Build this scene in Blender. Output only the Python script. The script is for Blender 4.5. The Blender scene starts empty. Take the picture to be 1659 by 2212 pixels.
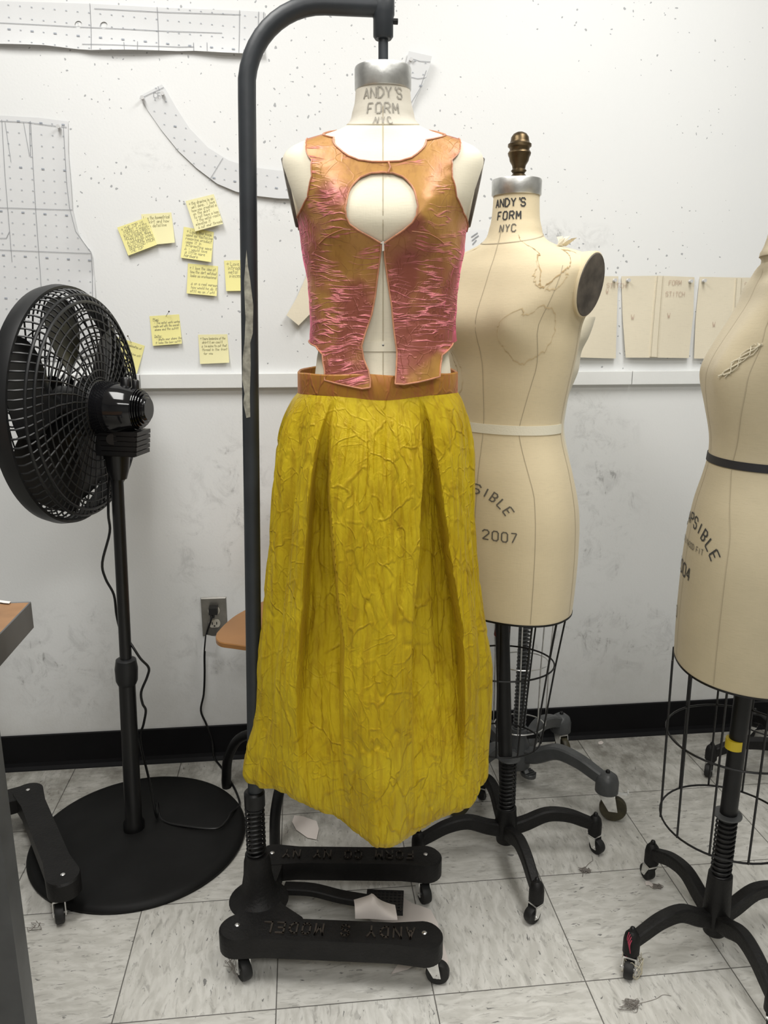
import bpy, bmesh, math, random
from math import sin, cos, pi, radians as RAD, exp, sqrt, atan2
from mathutils import Vector as V, Matrix, noise
from mathutils.geometry import delaunay_2d_cdt
random.seed(7)
SC = bpy.context.scene
COL = SC.collection
# ------------------------------------------------------------------ camera
FPX, PITCH, YAW, CH = 1685.0, RAD(13.57), RAD(6.1), 1.271
cam = bpy.data.cameras.new('camera'); cam_o = bpy.data.objects.new('camera', cam); COL.objects.link(cam_o)
cam.sensor_fit = 'VERTICAL'; cam.sensor_height = 24.0; cam.lens = 24.0*FPX/2212
cam.clip_start = 0.02; cam.clip_end = 50
cam_o.location = (0, 0, CH); cam_o.rotation_euler = (pi/2-PITCH, 0, -YAW)
SC.camera = cam_o
# ------------------------------------------------------------------ world, lights, exposure
w = bpy.data.worlds.new('world'); SC.world = w; w.use_nodes = True
w.node_tree.nodes['Background'].inputs[0].default_value = (0.9, 0.95, 1, 1)
w.node_tree.nodes['Background'].inputs[1].default_value = 0.3
def area(name, loc, sx, sy, power, col=(1, 0.985, 0.95), rot=(0, 0, 0)):
    l = bpy.data.lights.new(name, 'AREA'); l.shape = 'RECTANGLE'; l.size = sx; l.size_y = sy
    l.energy = power; l.color = col
    o = bpy.data.objects.new(name, l); COL.objects.link(o); o.location = loc; o.rotation_euler = rot
area('ceiling_lamp', (-0.55, 0.95, 2.70), 0.5, 1.2, 20)
area('ceiling_lamp', (0.85, 0.95, 2.70), 0.5, 1.2, 20)
area('ceiling_lamp', (0.1, -1.2, 2.70), 1.8, 0.5, 32)
SC.view_settings.view_transform = 'Standard'; SC.view_settings.look = 'None'
SC.view_settings.gamma = 1; SC.view_settings.use_curve_mapping = False
SC.view_settings.exposure = 0.48

# ------------------------------------------------------------------ pixel helpers (photo pixel -> point on a real plane)
_F = V((sin(YAW)*cos(PITCH), cos(YAW)*cos(PITCH), -sin(PITCH)))
_R = V((cos(YAW), -sin(YAW), 0)); _U = _R.cross(_F); _C = V((0, 0, CH))
def ray(px, py): return _F+_R*((px-829.5)/FPX)+_U*((1106-py)/FPX)
def AY(px, py, y): r = ray(px, py); return _C+r*(y/r.y)
def AZ(px, py, z=0.0): r = ray(px, py); return _C+r*((z-CH)/r.z)

# ------------------------------------------------------------------ materials
def mat(name, col, rough=0.6, metal=0.0, var=0.0, vscale=8.0, bump=0.0, bscale=60.0, spec=0.5, **kw):
    m = bpy.data.materials.new(name); m.use_nodes = True
    nt = m.node_tree; b = nt.nodes['Principled BSDF']
    b.inputs['Base Color'].default_value = (*col, 1); b.inputs['Roughness'].default_value = rough
    b.inputs['Metallic'].default_value = metal; b.inputs['Specular IOR Level'].default_value = spec
    for k, v in kw.items(): b.inputs[k.replace('_', ' ')].default_value = v
    tc = nt.nodes.new('ShaderNodeTexCoord')
    if var or bump:
        n = nt.nodes.new('ShaderNodeTexNoise'); n.inputs['Scale'].default_value = vscale; n.inputs['Detail'].default_value = 6
        nt.links.new(tc.outputs['Object'], n.inputs['Vector'])
    if var:
        r = nt.nodes.new('ShaderNodeValToRGB')
        r.color_ramp.elements[0].position = 0.3; r.color_ramp.elements[1].position = 0.7
        r.color_ramp.elements[0].color = (*[c*(1-var) for c in col], 1)
        r.color_ramp.elements[1].color = (*[min(1, c*(1+var)) for c in col], 1)
        nt.links.new(n.outputs['Fac'], r.inputs[0]); nt.links.new(r.outputs[0], b.inputs['Base Color'])
    if bump:
        n2 = nt.nodes.new('ShaderNodeTexNoise'); n2.inputs['Scale'].default_value = bscale; n2.inputs['Detail'].default_value = 4
        nt.links.new(tc.outputs['Object'], n2.inputs['Vector'])
        bp = nt.nodes.new('ShaderNodeBump'); bp.inputs['Strength'].default_value = bump; bp.inputs['Distance'].default_value = 0.002
        nt.links.new(n2.outputs['Fac'], bp.inputs['Height']); nt.links.new(bp.outputs[0], b.inputs['Normal'])
    return m
class NT:
    """tiny node helper"""
    def __init__(s, m): s.nt = m.node_tree; s.b = s.nt.nodes['Principled BSDF']; s.tc = s.new('ShaderNodeTexCoord'); s.P = s.tc.outputs['Object']
    def new(s, t, **kw):
        n = s.nt.nodes.new(t)
        for k, v in kw.items(): setattr(n, k, v)
        return n
    def L(s, a, b): s.nt.links.new(a, b)
    def inp(s, sock, v):
        if isinstance(v, (int, float)): sock.default_value = v
        elif isinstance(v, tuple): sock.default_value = v if len(v) != 3 or sock.type == 'VECTOR' else (*v, 1)
        else: s.L(v, sock)
    def math(s, op, a, b=0.0, c=None, clamp=False):
        n = s.new('ShaderNodeMath', operation=op, use_clamp=clamp); s.inp(n.inputs[0], a); s.inp(n.inputs[1], b)
        if c is not None: s.inp(n.inputs[2], c)
        return n.outputs[0]
    def map(s, vec, scale=(1, 1, 1), rot=(0, 0, 0), loc=(0, 0, 0)):
        n = s.new('ShaderNodeMapping'); s.L(vec, n.inputs[0]); n.inputs['Scale'].default_value = scale
        n.inputs['Rotation'].default_value = rot; n.inputs['Location'].default_value = loc; return n.outputs[0]
    def noise(s, vec, scale, detail=4, rough=0.5, dist=0.0):
        n = s.new('ShaderNodeTexNoise'); s.L(vec, n.inputs['Vector']); n.inputs['Scale'].default_value = scale
        n.inputs['Detail'].default_value = detail; n.inputs['Roughness'].default_value = rough; n.inputs['Distortion'].default_value = dist
        return n.outputs['Fac']
    def voro(s, vec, scale, feature='DISTANCE_TO_EDGE', rnd=1.0, out='Distance'):
        n = s.new('ShaderNodeTexVoronoi', feature=feature); s.L(vec, n.inputs['Vector']); n.inputs['Scale'].default_value = scale
        n.inputs['Randomness'].default_value = rnd; return n.outputs[out]
    def warp(s, vec, scale, amt):
        n = s.new('ShaderNodeTexNoise'); s.L(vec, n.inputs['Vector']); n.inputs['Scale'].default_value = scale
        a = s.new('ShaderNodeVectorMath', operation='SUBTRACT'); s.L(n.outputs['Color'], a.inputs[0]); a.inputs[1].default_value = (.5, .5, .5)
        b = s.new('ShaderNodeVectorMath', operation='SCALE'); s.L(a.outputs[0], b.inputs[0]); b.inputs['Scale'].default_value = amt
        c = s.new('ShaderNodeVectorMath', operation='ADD'); s.L(vec, c.inputs[0]); s.L(b.outputs[0], c.inputs[1]); return c.outputs[0]
    def ramp(s, fac, p0, p1, v0=0.0, v1=1.0):
        n = s.new('ShaderNodeMapRange'); n.interpolation_type = 'SMOOTHSTEP'; s.L(fac, n.inputs[0])
        for i, v in enumerate((p0, p1, v0, v1)): n.inputs[i+1].default_value = v
        return n.outputs[0]
    def mix(s, fac, a, b, mode='MIX'):
        n = s.new('ShaderNodeMix', data_type='RGBA', blend_type=mode); s.inp(n.inputs[0], fac); s.inp(n.inputs[6], a); s.inp(n.inputs[7], b); return n.outputs[2]
    def xyz(s, vec): n = s.new('ShaderNodeSeparateXYZ'); s.L(vec, n.inputs[0]); return n.outputs
    def bump(s, h, strength, dist, nrm=None):
        n = s.new('ShaderNodeBump'); s.L(h, n.inputs['Height']); n.inputs['Strength'].default_value = strength; n.inputs['Distance'].default_value = dist
        if nrm is not None: s.L(nrm, n.inputs['Normal'])
        return n.outputs[0]

def wall_material():
    m = mat('painted_wall', (0.80, 0.81, 0.80), 0.55); n = NT(m); X, Y, Z = n.xyz(n.P)
    upper = n.ramp(Z, 1.105, 1.11)
    # pin holes and specks on the board above the rail
    dens = n.ramp(n.noise(n.P, 2.2, 3), 0.30, 0.62)
    sp = n.voro(n.warp(n.P, 40, 0.02), 72, 'F1'); rnd = n.voro(n.warp(n.P, 40, 0.02), 72, 'F1', out='Color')
    rr = n.xyz(rnd)[0]
    rad = n.math('MULTIPLY', n.math('SUBTRACT', rr, n.math('SUBTRACT', 0.86, n.math('MULTIPLY', dens, 0.5))), 0.40)
    hole = n.math('MULTIPLY', n.math('LESS_THAN', sp, rad), upper)
    big = n.voro(n.warp(n.P, 60, 0.03), 17, 'F1'); bc = n.xyz(n.voro(n.warp(n.P, 60, 0.03), 17, 'F1', out='Color'))[1]
    hole2 = n.math('MULTIPLY', n.math('LESS_THAN', big, n.math('MULTIPLY', n.math('SUBTRACT', bc, 0.6), 0.13)), upper)
    col = n.mix(n.noise(n.P, 3, 5), (0.78, 0.795, 0.80), (0.83, 0.835, 0.83))
    col = n.mix(n.math('MULTIPLY', hole, 0.7), col, (0.22, 0.23, 0.25))
    col = n.mix(n.math('MULTIPLY', hole2, 0.75), col, (0.12, 0.12, 0.14))
    # scuffs
    def blob(cx, cz, rx, rz):
        a = n.math('POWER', n.math('DIVIDE', n.math('SUBTRACT', X, cx), rx), 2)
        b = n.math('POWER', n.math('DIVIDE', n.math('SUBTRACT', Z, cz), rz), 2)
        return n.math('SUBTRACT', 1, n.math('ADD', a, b), clamp=True)
    msk = blob(0.86, 0.72, 0.17, 0.25)
    for b in ((-0.20, 0.78, 0.16, 0.30), (-0.30, 0.62, 0.10, 0.20), (-0.68, 0.32, 0.25, 0.22), (-0.25, 0.33, 0.2, 0.2), (0.80, 0.98, 0.2, 0.16), (0.95, 0.32, 0.35, 0.16), (0.72, 1.50, 0.16, 0.05), (-0.32, 1.68, 0.12, 0.04), (-0.12, 1.57, 0.12, 0.06)):
        msk = n.math('MAXIMUM', msk, blob(*b))
    st = n.ramp(n.noise(n.map(n.P, (26, 1, 7)), 1, 6, 0.7, 1.5), 0.50, 0.66)
    st2 = n.ramp(n.noise(n.map(n.P, (1, 1, 1)), 14, 8, 0.75, 0.8), 0.47, 0.68)
    sc = n.math('MULTIPLY', n.math('MAXIMUM', n.math('MULTIPLY', st, st2), n.math('MULTIPLY', st2, 0.28)), msk, clamp=True)
    col = n.mix(n.math('MULTIPLY', sc, 1.0, clamp=True), col, (0.25, 0.25, 0.25))
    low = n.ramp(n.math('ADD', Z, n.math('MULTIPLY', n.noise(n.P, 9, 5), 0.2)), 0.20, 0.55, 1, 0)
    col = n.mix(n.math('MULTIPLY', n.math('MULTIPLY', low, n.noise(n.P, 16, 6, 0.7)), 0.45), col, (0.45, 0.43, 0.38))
    n.L(col, n.b.inputs['Base Color'])
    n.L(n.bump(n.noise(n.P, 160, 3), 0.25, 0.001), n.b.inputs['Normal'])
    return m
def floor_material():
    m = mat('vinyl_tile', (0.6, 0.6, 0.56), 0.42); n = NT(m)
    T = 0.3048; P = n.map(n.P, (1, 1, 1), (0, 0, 0), (0.0745+T*20, -1.239+T*30, 0)); X, Y, Z = n.xyz(P)
    tx = n.math('DIVIDE', X, T); ty = n.math('DIVIDE', Y, T)
    fx = n.math('FRACT', tx); fy = n.math('FRACT', ty)
    ex = n.math('MINIMUM', fx, n.math('SUBTRACT', 1, fx)); ey = n.math('MINIMUM', fy, n.math('SUBTRACT', 1, fy))
    e = n.math('MINIMUM', ex, ey); line = n.ramp(e, 0.002, 0.0055, 1, 0)
    ix = n.math('FLOOR', tx); iy = n.math('FLOOR', ty); par = n.math('MODULO', n.math('ADD', ix, iy), 2)
    wp = n.warp(n.P, 7, 0.03)
    def streak(sa, sb, thr0, thr1, sc=1.0):
        a = n.noise(n.map(wp, sa), sc, 5, 0.6, 0.6); b = n.noise(n.map(wp, sb), sc, 5, 0.6, 0.6)
        mx = n.new('ShaderNodeMix'); n.L(par, mx.inputs[0]); n.L(a, mx.inputs[2]); n.L(b, mx.inputs[3]); return n.ramp(mx.outputs[0], thr0, thr1)
    soft = streak((18, 60, 1), (60, 18, 1), 0.35, 0.65)
    fleck = streak((26, 90, 1), (90, 26, 1), 0.56, 0.66)
    dark = streak((40, 130, 1), (130, 40, 1), 0.64, 0.675)
    tint = n.new('ShaderNodeTexWhiteNoise'); cmb = n.new('ShaderNodeCombineXYZ'); n.L(ix, cmb.inputs[0]); n.L(iy, cmb.inputs[1]); n.L(cmb.outputs[0], tint.inputs['Vector'])
    col = n.mix(soft, (0.54, 0.53, 0.49), (0.68, 0.67, 0.63))
    col = n.mix(n.math('MULTIPLY', fleck, 0.55), col, (0.30, 0.29, 0.27))
    col = n.mix(n.math('MULTIPLY', dark, 0.8), col, (0.08, 0.08, 0.085))
    col = n.mix(n.math('MULTIPLY', tint.outputs['Value'], 0.12), col, (0.4, 0.39, 0.35))
    # grime towards the wall, deepened to paint in the light falloff there
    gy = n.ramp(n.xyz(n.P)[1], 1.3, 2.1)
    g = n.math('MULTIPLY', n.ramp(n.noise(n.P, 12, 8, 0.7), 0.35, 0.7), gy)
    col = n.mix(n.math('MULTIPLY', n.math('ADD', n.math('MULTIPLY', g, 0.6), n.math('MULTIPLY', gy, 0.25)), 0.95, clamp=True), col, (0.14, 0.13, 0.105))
    col = n.mix(n.math('MULTIPLY', line, 0.85), col, (0.05, 0.045, 0.04))
    n.L(col, n.b.inputs['Base Color'])
    n.L(n.bump(n.math('MULTIPLY', line, -1), 0.5, 0.001), n.b.inputs['Normal'])
    return m
def fabric(name, c1, c2, c3, sheen, sheenw, crinkle, streaky, rough, spectint, spec=0.5, horiz=False):
    """crumpled shot silk: two-tone colour, sharp crease network, fine pleat lines"""
    m = mat(name, c1, rough, spec=spec); n = NT(m); P = n.P
    blot = n.ramp(n.noise(P, 9, 5, 0.6, 0.5), 0.35, 0.68)
    col = n.mix(blot, c1, c2)
    fine = n.noise(n.map(P, (90, 90, 7)), 1, 4, 0.6)
    col = n.mix(n.math('MULTIPLY', n.ramp(fine, 0.45, 0.7), 0.45), col, c3)
    wp = n.warp(n.warp(P, 6, 0.10), 22, 0.03)
    kc = 0.40 if not horiz else 0.8
    e1 = n.voro(n.map(wp, (22, 22, 11)), 1); e2 = n.voro(n.map(wp, (48, 48, 26), (0.3, 0.2, 0.1)), 1)
    brk = n.ramp(n.noise(P, 16, 3), 0.42, 0.62)
    cr1 = n.math('MULTIPLY', n.ramp(e1, 0.0, 0.055, 1, 0), brk)
    cr2 = n.math('MULTIPLY', n.ramp(e2, 0.0, 0.10, 1, 0), n.math('SUBTRACT', 1, brk))
    wr = n.noise(n.map(wp, (24, 24, 10) if not horiz else (9, 9, 34)), 1, 5, 0.62, 1.2)
    st = n.noise(n.map(n.warp(P, 4, 0.03), (150, 150, 5) if not horiz else (10, 10, 130)), 1, 3, 0.5, 0.3)
    stm = n.ramp(n.noise(n.map(P, (7, 7, 2.5)), 1, 2), 0.45, 0.62)
    h = n.math('ADD', n.math('MULTIPLY', cr1, kc), n.math('MULTIPLY', cr2, kc*0.45))
    h = n.math('ADD', h, n.math('MULTIPLY', wr, crinkle))
    h = n.math('ADD', h, n.math('MULTIPLY', n.math('MULTIPLY', st, stm), streaky))
    n.L(n.bump(h, 0.8, 0.004), n.b.inputs['Normal'])
    col = n.mix(n.math('MULTIPLY', n.math('MAXIMUM', cr1, n.math('MULTIPLY', cr2, 0.5)), 0.35), col, c3)
    n.L(col, n.b.inputs['Base Color'])
    n.b.inputs['Sheen Weight'].default_value = sheenw; n.b.inputs['Sheen Tint'].default_value = (*sheen, 1); n.b.inputs['Sheen Roughness'].default_value = 0.35
    n.b.inputs['Specular Tint'].default_value = (*spectint, 1)
    return m, n
M = {}
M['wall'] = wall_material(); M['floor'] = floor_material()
M['white'] = mat('white_paint', (0.80, 0.81, 0.80), 0.5, var=0.03, bump=0.15, bscale=90)
M['ceiling'] = mat('ceiling_board', (0.7, 0.7, 0.68), 0.8)
M['sidewall'] = mat('side_wall_paint', (0.34, 0.34, 0.33), 0.7)
M['cove'] = mat('black_rubber_cove', (0.003, 0.003, 0.004), 0.6, spec=0.2, var=0.3, bump=0.1)
M['black'] = mat('black_enamel', (0.005, 0.005, 0.0055), 0.42, spec=0.35, var=0.35, vscale=30, bump=0.12, bscale=120)
M['iron'] = mat('black_cast_iron', (0.007, 0.0066, 0.0065), 0.55, spec=0.3, var=0.35, vscale=25, bump=0.5, bscale=160)
M['wornletters'] = mat('worn_cast_letters', (0.035, 0.028, 0.022), 0.5, var=0.4, vscale=60)
M['greyiron'] = mat('grey_cast_iron', (0.06, 0.063, 0.065), 0.4, var=0.2, vscale=20, bump=0.3, bscale=150)
M['pole'] = mat('slate_painted_steel', (0.022, 0.026, 0.031), 0.45, var=0.25, vscale=12, bump=0.15, bscale=60)
M['chip'] = mat('bare_primer_patch', (0.30, 0.29, 0.24), 0.7, var=0.5, vscale=70)
M['plastic'] = mat('black_plastic', (0.004, 0.004, 0.0045), 0.35, var=0.1)
M['gloss'] = mat('glossy_black_plastic', (0.006, 0.006, 0.007), 0.08)
M['grille'] = mat('satin_black_plastic', (0.005, 0.0055, 0.0065), 0.42)
M['disc'] = mat('dusty_black_disc', (0.004, 0.004, 0.004), 0.6, spec=0.25, var=0.6, vscale=9, bump=0.1)
M['rubber'] = mat('wheel_rubber', (0.009, 0.009, 0.009), 0.6, var=0.3, vscale=60, bump=0.2)
M['rubberamber'] = mat('amber_wheel_rubber', (0.045, 0.038, 0.018), 0.5, var=0.3, vscale=60)
M['chrome'] = mat('worn_chrome', (0.75, 0.75, 0.74), 0.3, 1.0, var=0.25, vscale=40)
M['cap'] = mat('cast_pewter', (0.62, 0.62, 0.60), 0.42, 1.0, var=0.3, vscale=26, bump=0.25, bscale=70)
M['brass'] = mat('aged_brass', (0.12, 0.085, 0.045), 0.38, 0.9, var=0.4, vscale=40, bump=0.15)
M['gap'] = mat('walnut_dark_plate', (0.10, 0.085, 0.07), 0.5, var=0.5, vscale=30, bump=0.4, bscale=50)
def linen(name, c, dirt=0.12):
    m = mat(name, c, 0.75); n = NT(m)
    col = n.mix(n.ramp(n.noise(n.P, 5, 6, 0.6), 0.3, 0.75), tuple(x*(1-dirt) for x in c), c)
    wv = n.noise(n.map(n.P, (60, 60, 500)), 1, 2); wv2 = n.noise(n.map(n.P, (500, 500, 50)), 1, 2)
    col = n.mix(n.math('MULTIPLY', n.ramp(wv, 0.5, 0.75), 0.16), col, tuple(x*0.72 for x in c))
    n.L(col, n.b.inputs['Base Color']); n.L(n.bump(n.math('ADD', wv, wv2), 0.25, 0.0006), n.b.inputs['Normal'])
    n.b.inputs['Sheen Weight'].default_value = 0.15
    return m
M['linen_front'] = linen('cream_linen', (0.80, 0.74, 0.58), 0.06)
M['linen_neck'] = linen('grey_linen', (0.62, 0.58, 0.49), 0.15)
M['linen_mid'] = linen('tan_linen', (0.74, 0.63, 0.42), 0.10)
M['linen_right'] = linen('drab_linen', (0.50, 0.43, 0.29), 0.12)
M['muslin'] = linen('muslin_cloth', (0.76, 0.69, 0.54), 0.06)
M['seam'] = mat('seam_thread', (0.42, 0.36, 0.25), 0.8)
M['pin_hole'] = mat('steel_pin', (0.3, 0.3, 0.3), 0.3, 1.0)
M['ink'] = mat('black_stencil_ink', (0.035, 0.035, 0.035), 0.7)
M['inkfade'] = mat('faded_stencil_ink', (0.30, 0.28, 0.24), 0.8, var=0.25, vscale=150)
M['inkgrey'] = mat('grey_stencil_ink', (0.14, 0.125, 0.10), 0.8)
M['stain'] = mat('water_stain', (0.46, 0.33, 0.17), 0.8, var=0.2, vscale=60)
M['stain2'] = mat('pale_water_stain', (0.62, 0.49, 0.29), 0.8, var=0.15, vscale=60)
M['tape'] = mat('ivory_twill_tape', (0.78, 0.74, 0.60), 0.8, bump=0.2, bscale=300)
M['tapeblack'] = mat('black_twill_tape', (0.012, 0.012, 0.016), 0.6)
M['paper'] = mat('dotted_pattern_paper', (0.70, 0.71, 0.72), 0.7, var=0.03, vscale=5, bump=0.2, bscale=25)
M['pencil'] = mat('pencil_line', (0.28, 0.29, 0.31), 0.8)
M['dots'] = mat('printed_blue_grey_dot', (0.36, 0.39, 0.44), 0.8)
M['pen'] = mat('pen_ink', (0.34, 0.32, 0.18), 0.7)
M['redpencil'] = mat('faint_red_pencil', (0.52, 0.38, 0.30), 0.8)
M['note'] = mat('yellow_note_paper', (0.86, 0.80, 0.34), 0.7, var=0.03)
M['notepale'] = mat('pale_yellow_note_paper', (0.86, 0.81, 0.47), 0.7, var=0.03)
M['wood'] = mat('honey_plywood', (0.31, 0.145, 0.045), 0.35, var=0.15, vscale=6)
M['woodedge'] = mat('plywood_edge', (0.30, 0.16, 0.07), 0.5, var=0.3, vscale=40)
M['tabletop'] = mat('worn_board_top', (0.26, 0.14, 0.065), 0.5, var=0.3, vscale=18)
M['galv'] = mat('grey_steel', (0.13, 0.135, 0.14), 0.45, 0.4, var=0.25, vscale=9)
M['scrap'] = mat('white_scrap_paper', (0.72, 0.66, 0.62), 0.8, var=0.04, bump=0.3, bscale=20)
M['lint'] = mat('grey_lint', (0.22, 0.20, 0.18), 0.9)
M['redthread'] = mat('red_thread', (0.45, 0.05, 0.10), 0.8)
M['palethread'] = mat('pale_thread', (0.6, 0.55, 0.42), 0.8)
M['yellowtape'] = mat('yellow_tape', (0.62, 0.47, 0.02), 0.5)
M['redtape'] = mat('red_tape', (0.14, 0.02, 0.012), 0.6)
M['steelplate'] = mat('brushed_steel_plate', (0.24, 0.23, 0.21), 0.35, 0.8, var=0.15, vscale=40)
M['ivory'] = mat('ivory_socket', (0.6, 0.57, 0.5), 0.4)
M['clear'] = mat('silver_label', (0.6, 0.6, 0.6), 0.3)

M['skirt'], _n = fabric('chartreuse_crinkled_silk', (0.46, 0.325, 0.012), (0.54, 0.405, 0.018), (0.27, 0.14, 0.01), (0.9, 0.55, 0.1), 0.15, 0.9, 0.45, 0.42, (1, 0.85, 0.3), 0.35)
M['band'], _n = fabric('copper_shot_silk', (0.34, 0.15, 0.035), (0.42, 0.21, 0.03), (0.40, 0.10, 0.06), (0.9, 0.35, 0.3), 0.25, 0.4, 0.3, 0.4, (1, 0.6, 0.5), 0.4)
def satin():
    m = mat('orange_pink_shot_satin', (0.3, 0.15, 0.03), 0.40, spec=0.8); n = NT(m); P = n.P
    zone = n.ramp(n.math('ADD', n.noise(P, 8, 3, 0.5, 0.6), n.ramp(n.xyz(P)[2], 0.30, 0.05, -0.12, 0.10)), 0.40, 0.62)
    zone2 = n.ramp(n.noise(n.map(P, (1, 1, 1), (0, 0, 0), (3, 1, 2)), 11, 3, 0.5, 0.6), 0.43, 0.58)
    col = n.mix(zone, (0.42, 0.235, 0.055), (0.24, 0.075, 0.045))
    warp = n.noise(n.map(P, (120, 120, 6)), 1, 3, 0.6); col = n.mix(n.math('MULTIPLY', n.ramp(warp, 0.5, 0.7), 0.25), col, (0.17, 0.07, 0.02))
    wp = n.warp(n.warp(P, 7, 0.045), 30, 0.007)
    a = n.noise(n.map(wp, (13, 13, 120), (0, 0.22, 0)), 1, 2, 0.45)           # fine sideways wrinkles
    rdg = n.ramp(n.math('ABSOLUTE', n.math('SUBTRACT', a, 0.5)), 0.0, 0.055, 1, 0)
    b = n.noise(n.map(wp, (60, 60, 30), (0, 0.7, 0)), 1, 2, 0.45)
    rdg2 = n.ramp(n.math('ABSOLUTE', n.math('SUBTRACT', b, 0.5)), 0.0, 0.035, 1, 0)
    crest = n.math('MULTIPLY', rdg, zone2)
    e1 = n.voro(n.map(wp, (34, 34, 26), (0.2, 0.5, 0)), 1); cr = n.math('MULTIPLY', n.ramp(e1, 0, 0.045, 1, 0), n.ramp(n.noise(P, 20, 2), 0.45, 0.6))
    col = n.mix(n.math('MULTIPLY', crest, 0.8), col, (0.85, 0.27, 0.30))
    col = n.mix(n.math('MULTIPLY', cr, 0.18), col, (0.12, 0.04, 0.02))
    n.L(col, n.b.inputs['Base Color'])
    h = n.math('ADD', n.math('MULTIPLY', crest, 0.55), n.math('MULTIPLY', n.math('MULTIPLY', rdg2, zone), 0.18))
    h = n.math('ADD', h, n.math('MULTIPLY', cr, 0.10)); h = n.math('ADD', h, n.math('MULTIPLY', n.noise(wp, 26, 4, 0.5), 0.7))
    n.L(n.bump(h, 0.85, 0.0032), n.b.inputs['Normal'])
    n.b.inputs['Sheen Weight'].default_value = 0.9; n.b.inputs['Sheen Tint'].default_value = (1.0, 0.16, 0.38, 1); n.b.inputs['Sheen Roughness'].default_value = 0.3
    n.b.inputs['Specular Tint'].default_value = (1, 0.45, 0.55, 1); n.b.inputs['Metallic'].default_value = 0.1
    return m
M['top'] = satin()
M['binding'] = mat('pink_copper_binding', (0.50, 0.22, 0.12), 0.4, var=0.2, vscale=60, bump=0.5, bscale=150)

# ------------------------------------------------------------------ object helpers
WM = {}
def link(name, me, parent=None, m=None, world=True, smooth=True):
    o = bpy.data.objects.new(name, me); COL.objects.link(o)
    if m: me.materials.append(M[m] if isinstance(m, str) else m)
    if parent is not None:
        o.parent = parent
        if world: me.transform(WM[parent].inverted())
        WM[o] = WM[parent].copy()
    else: WM[o] = Matrix.Identity(4)
    if smooth:
        me.shade_smooth()
        me.set_sharp_from_angle(angle=RAD(38))
    return o
def thing(name, label, cat, loc=(0, 0, 0), rz=0.0, group=None):
    o = bpy.data.objects.new(name, None); COL.objects.link(o); o.location = loc; o.rotation_euler = (0, 0, rz)
    o.empty_display_size = 0.05
    WM[o] = Matrix.Translation(V(loc)) @ Matrix.Rotation(rz, 4, 'Z')
    o['label'] = label; o['category'] = cat
    if group: o['group'] = group
    return o
def tag(o, label, cat, group=None):
    o['label'] = label; o['category'] = cat
    if group: o['group'] = group
    return o
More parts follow.
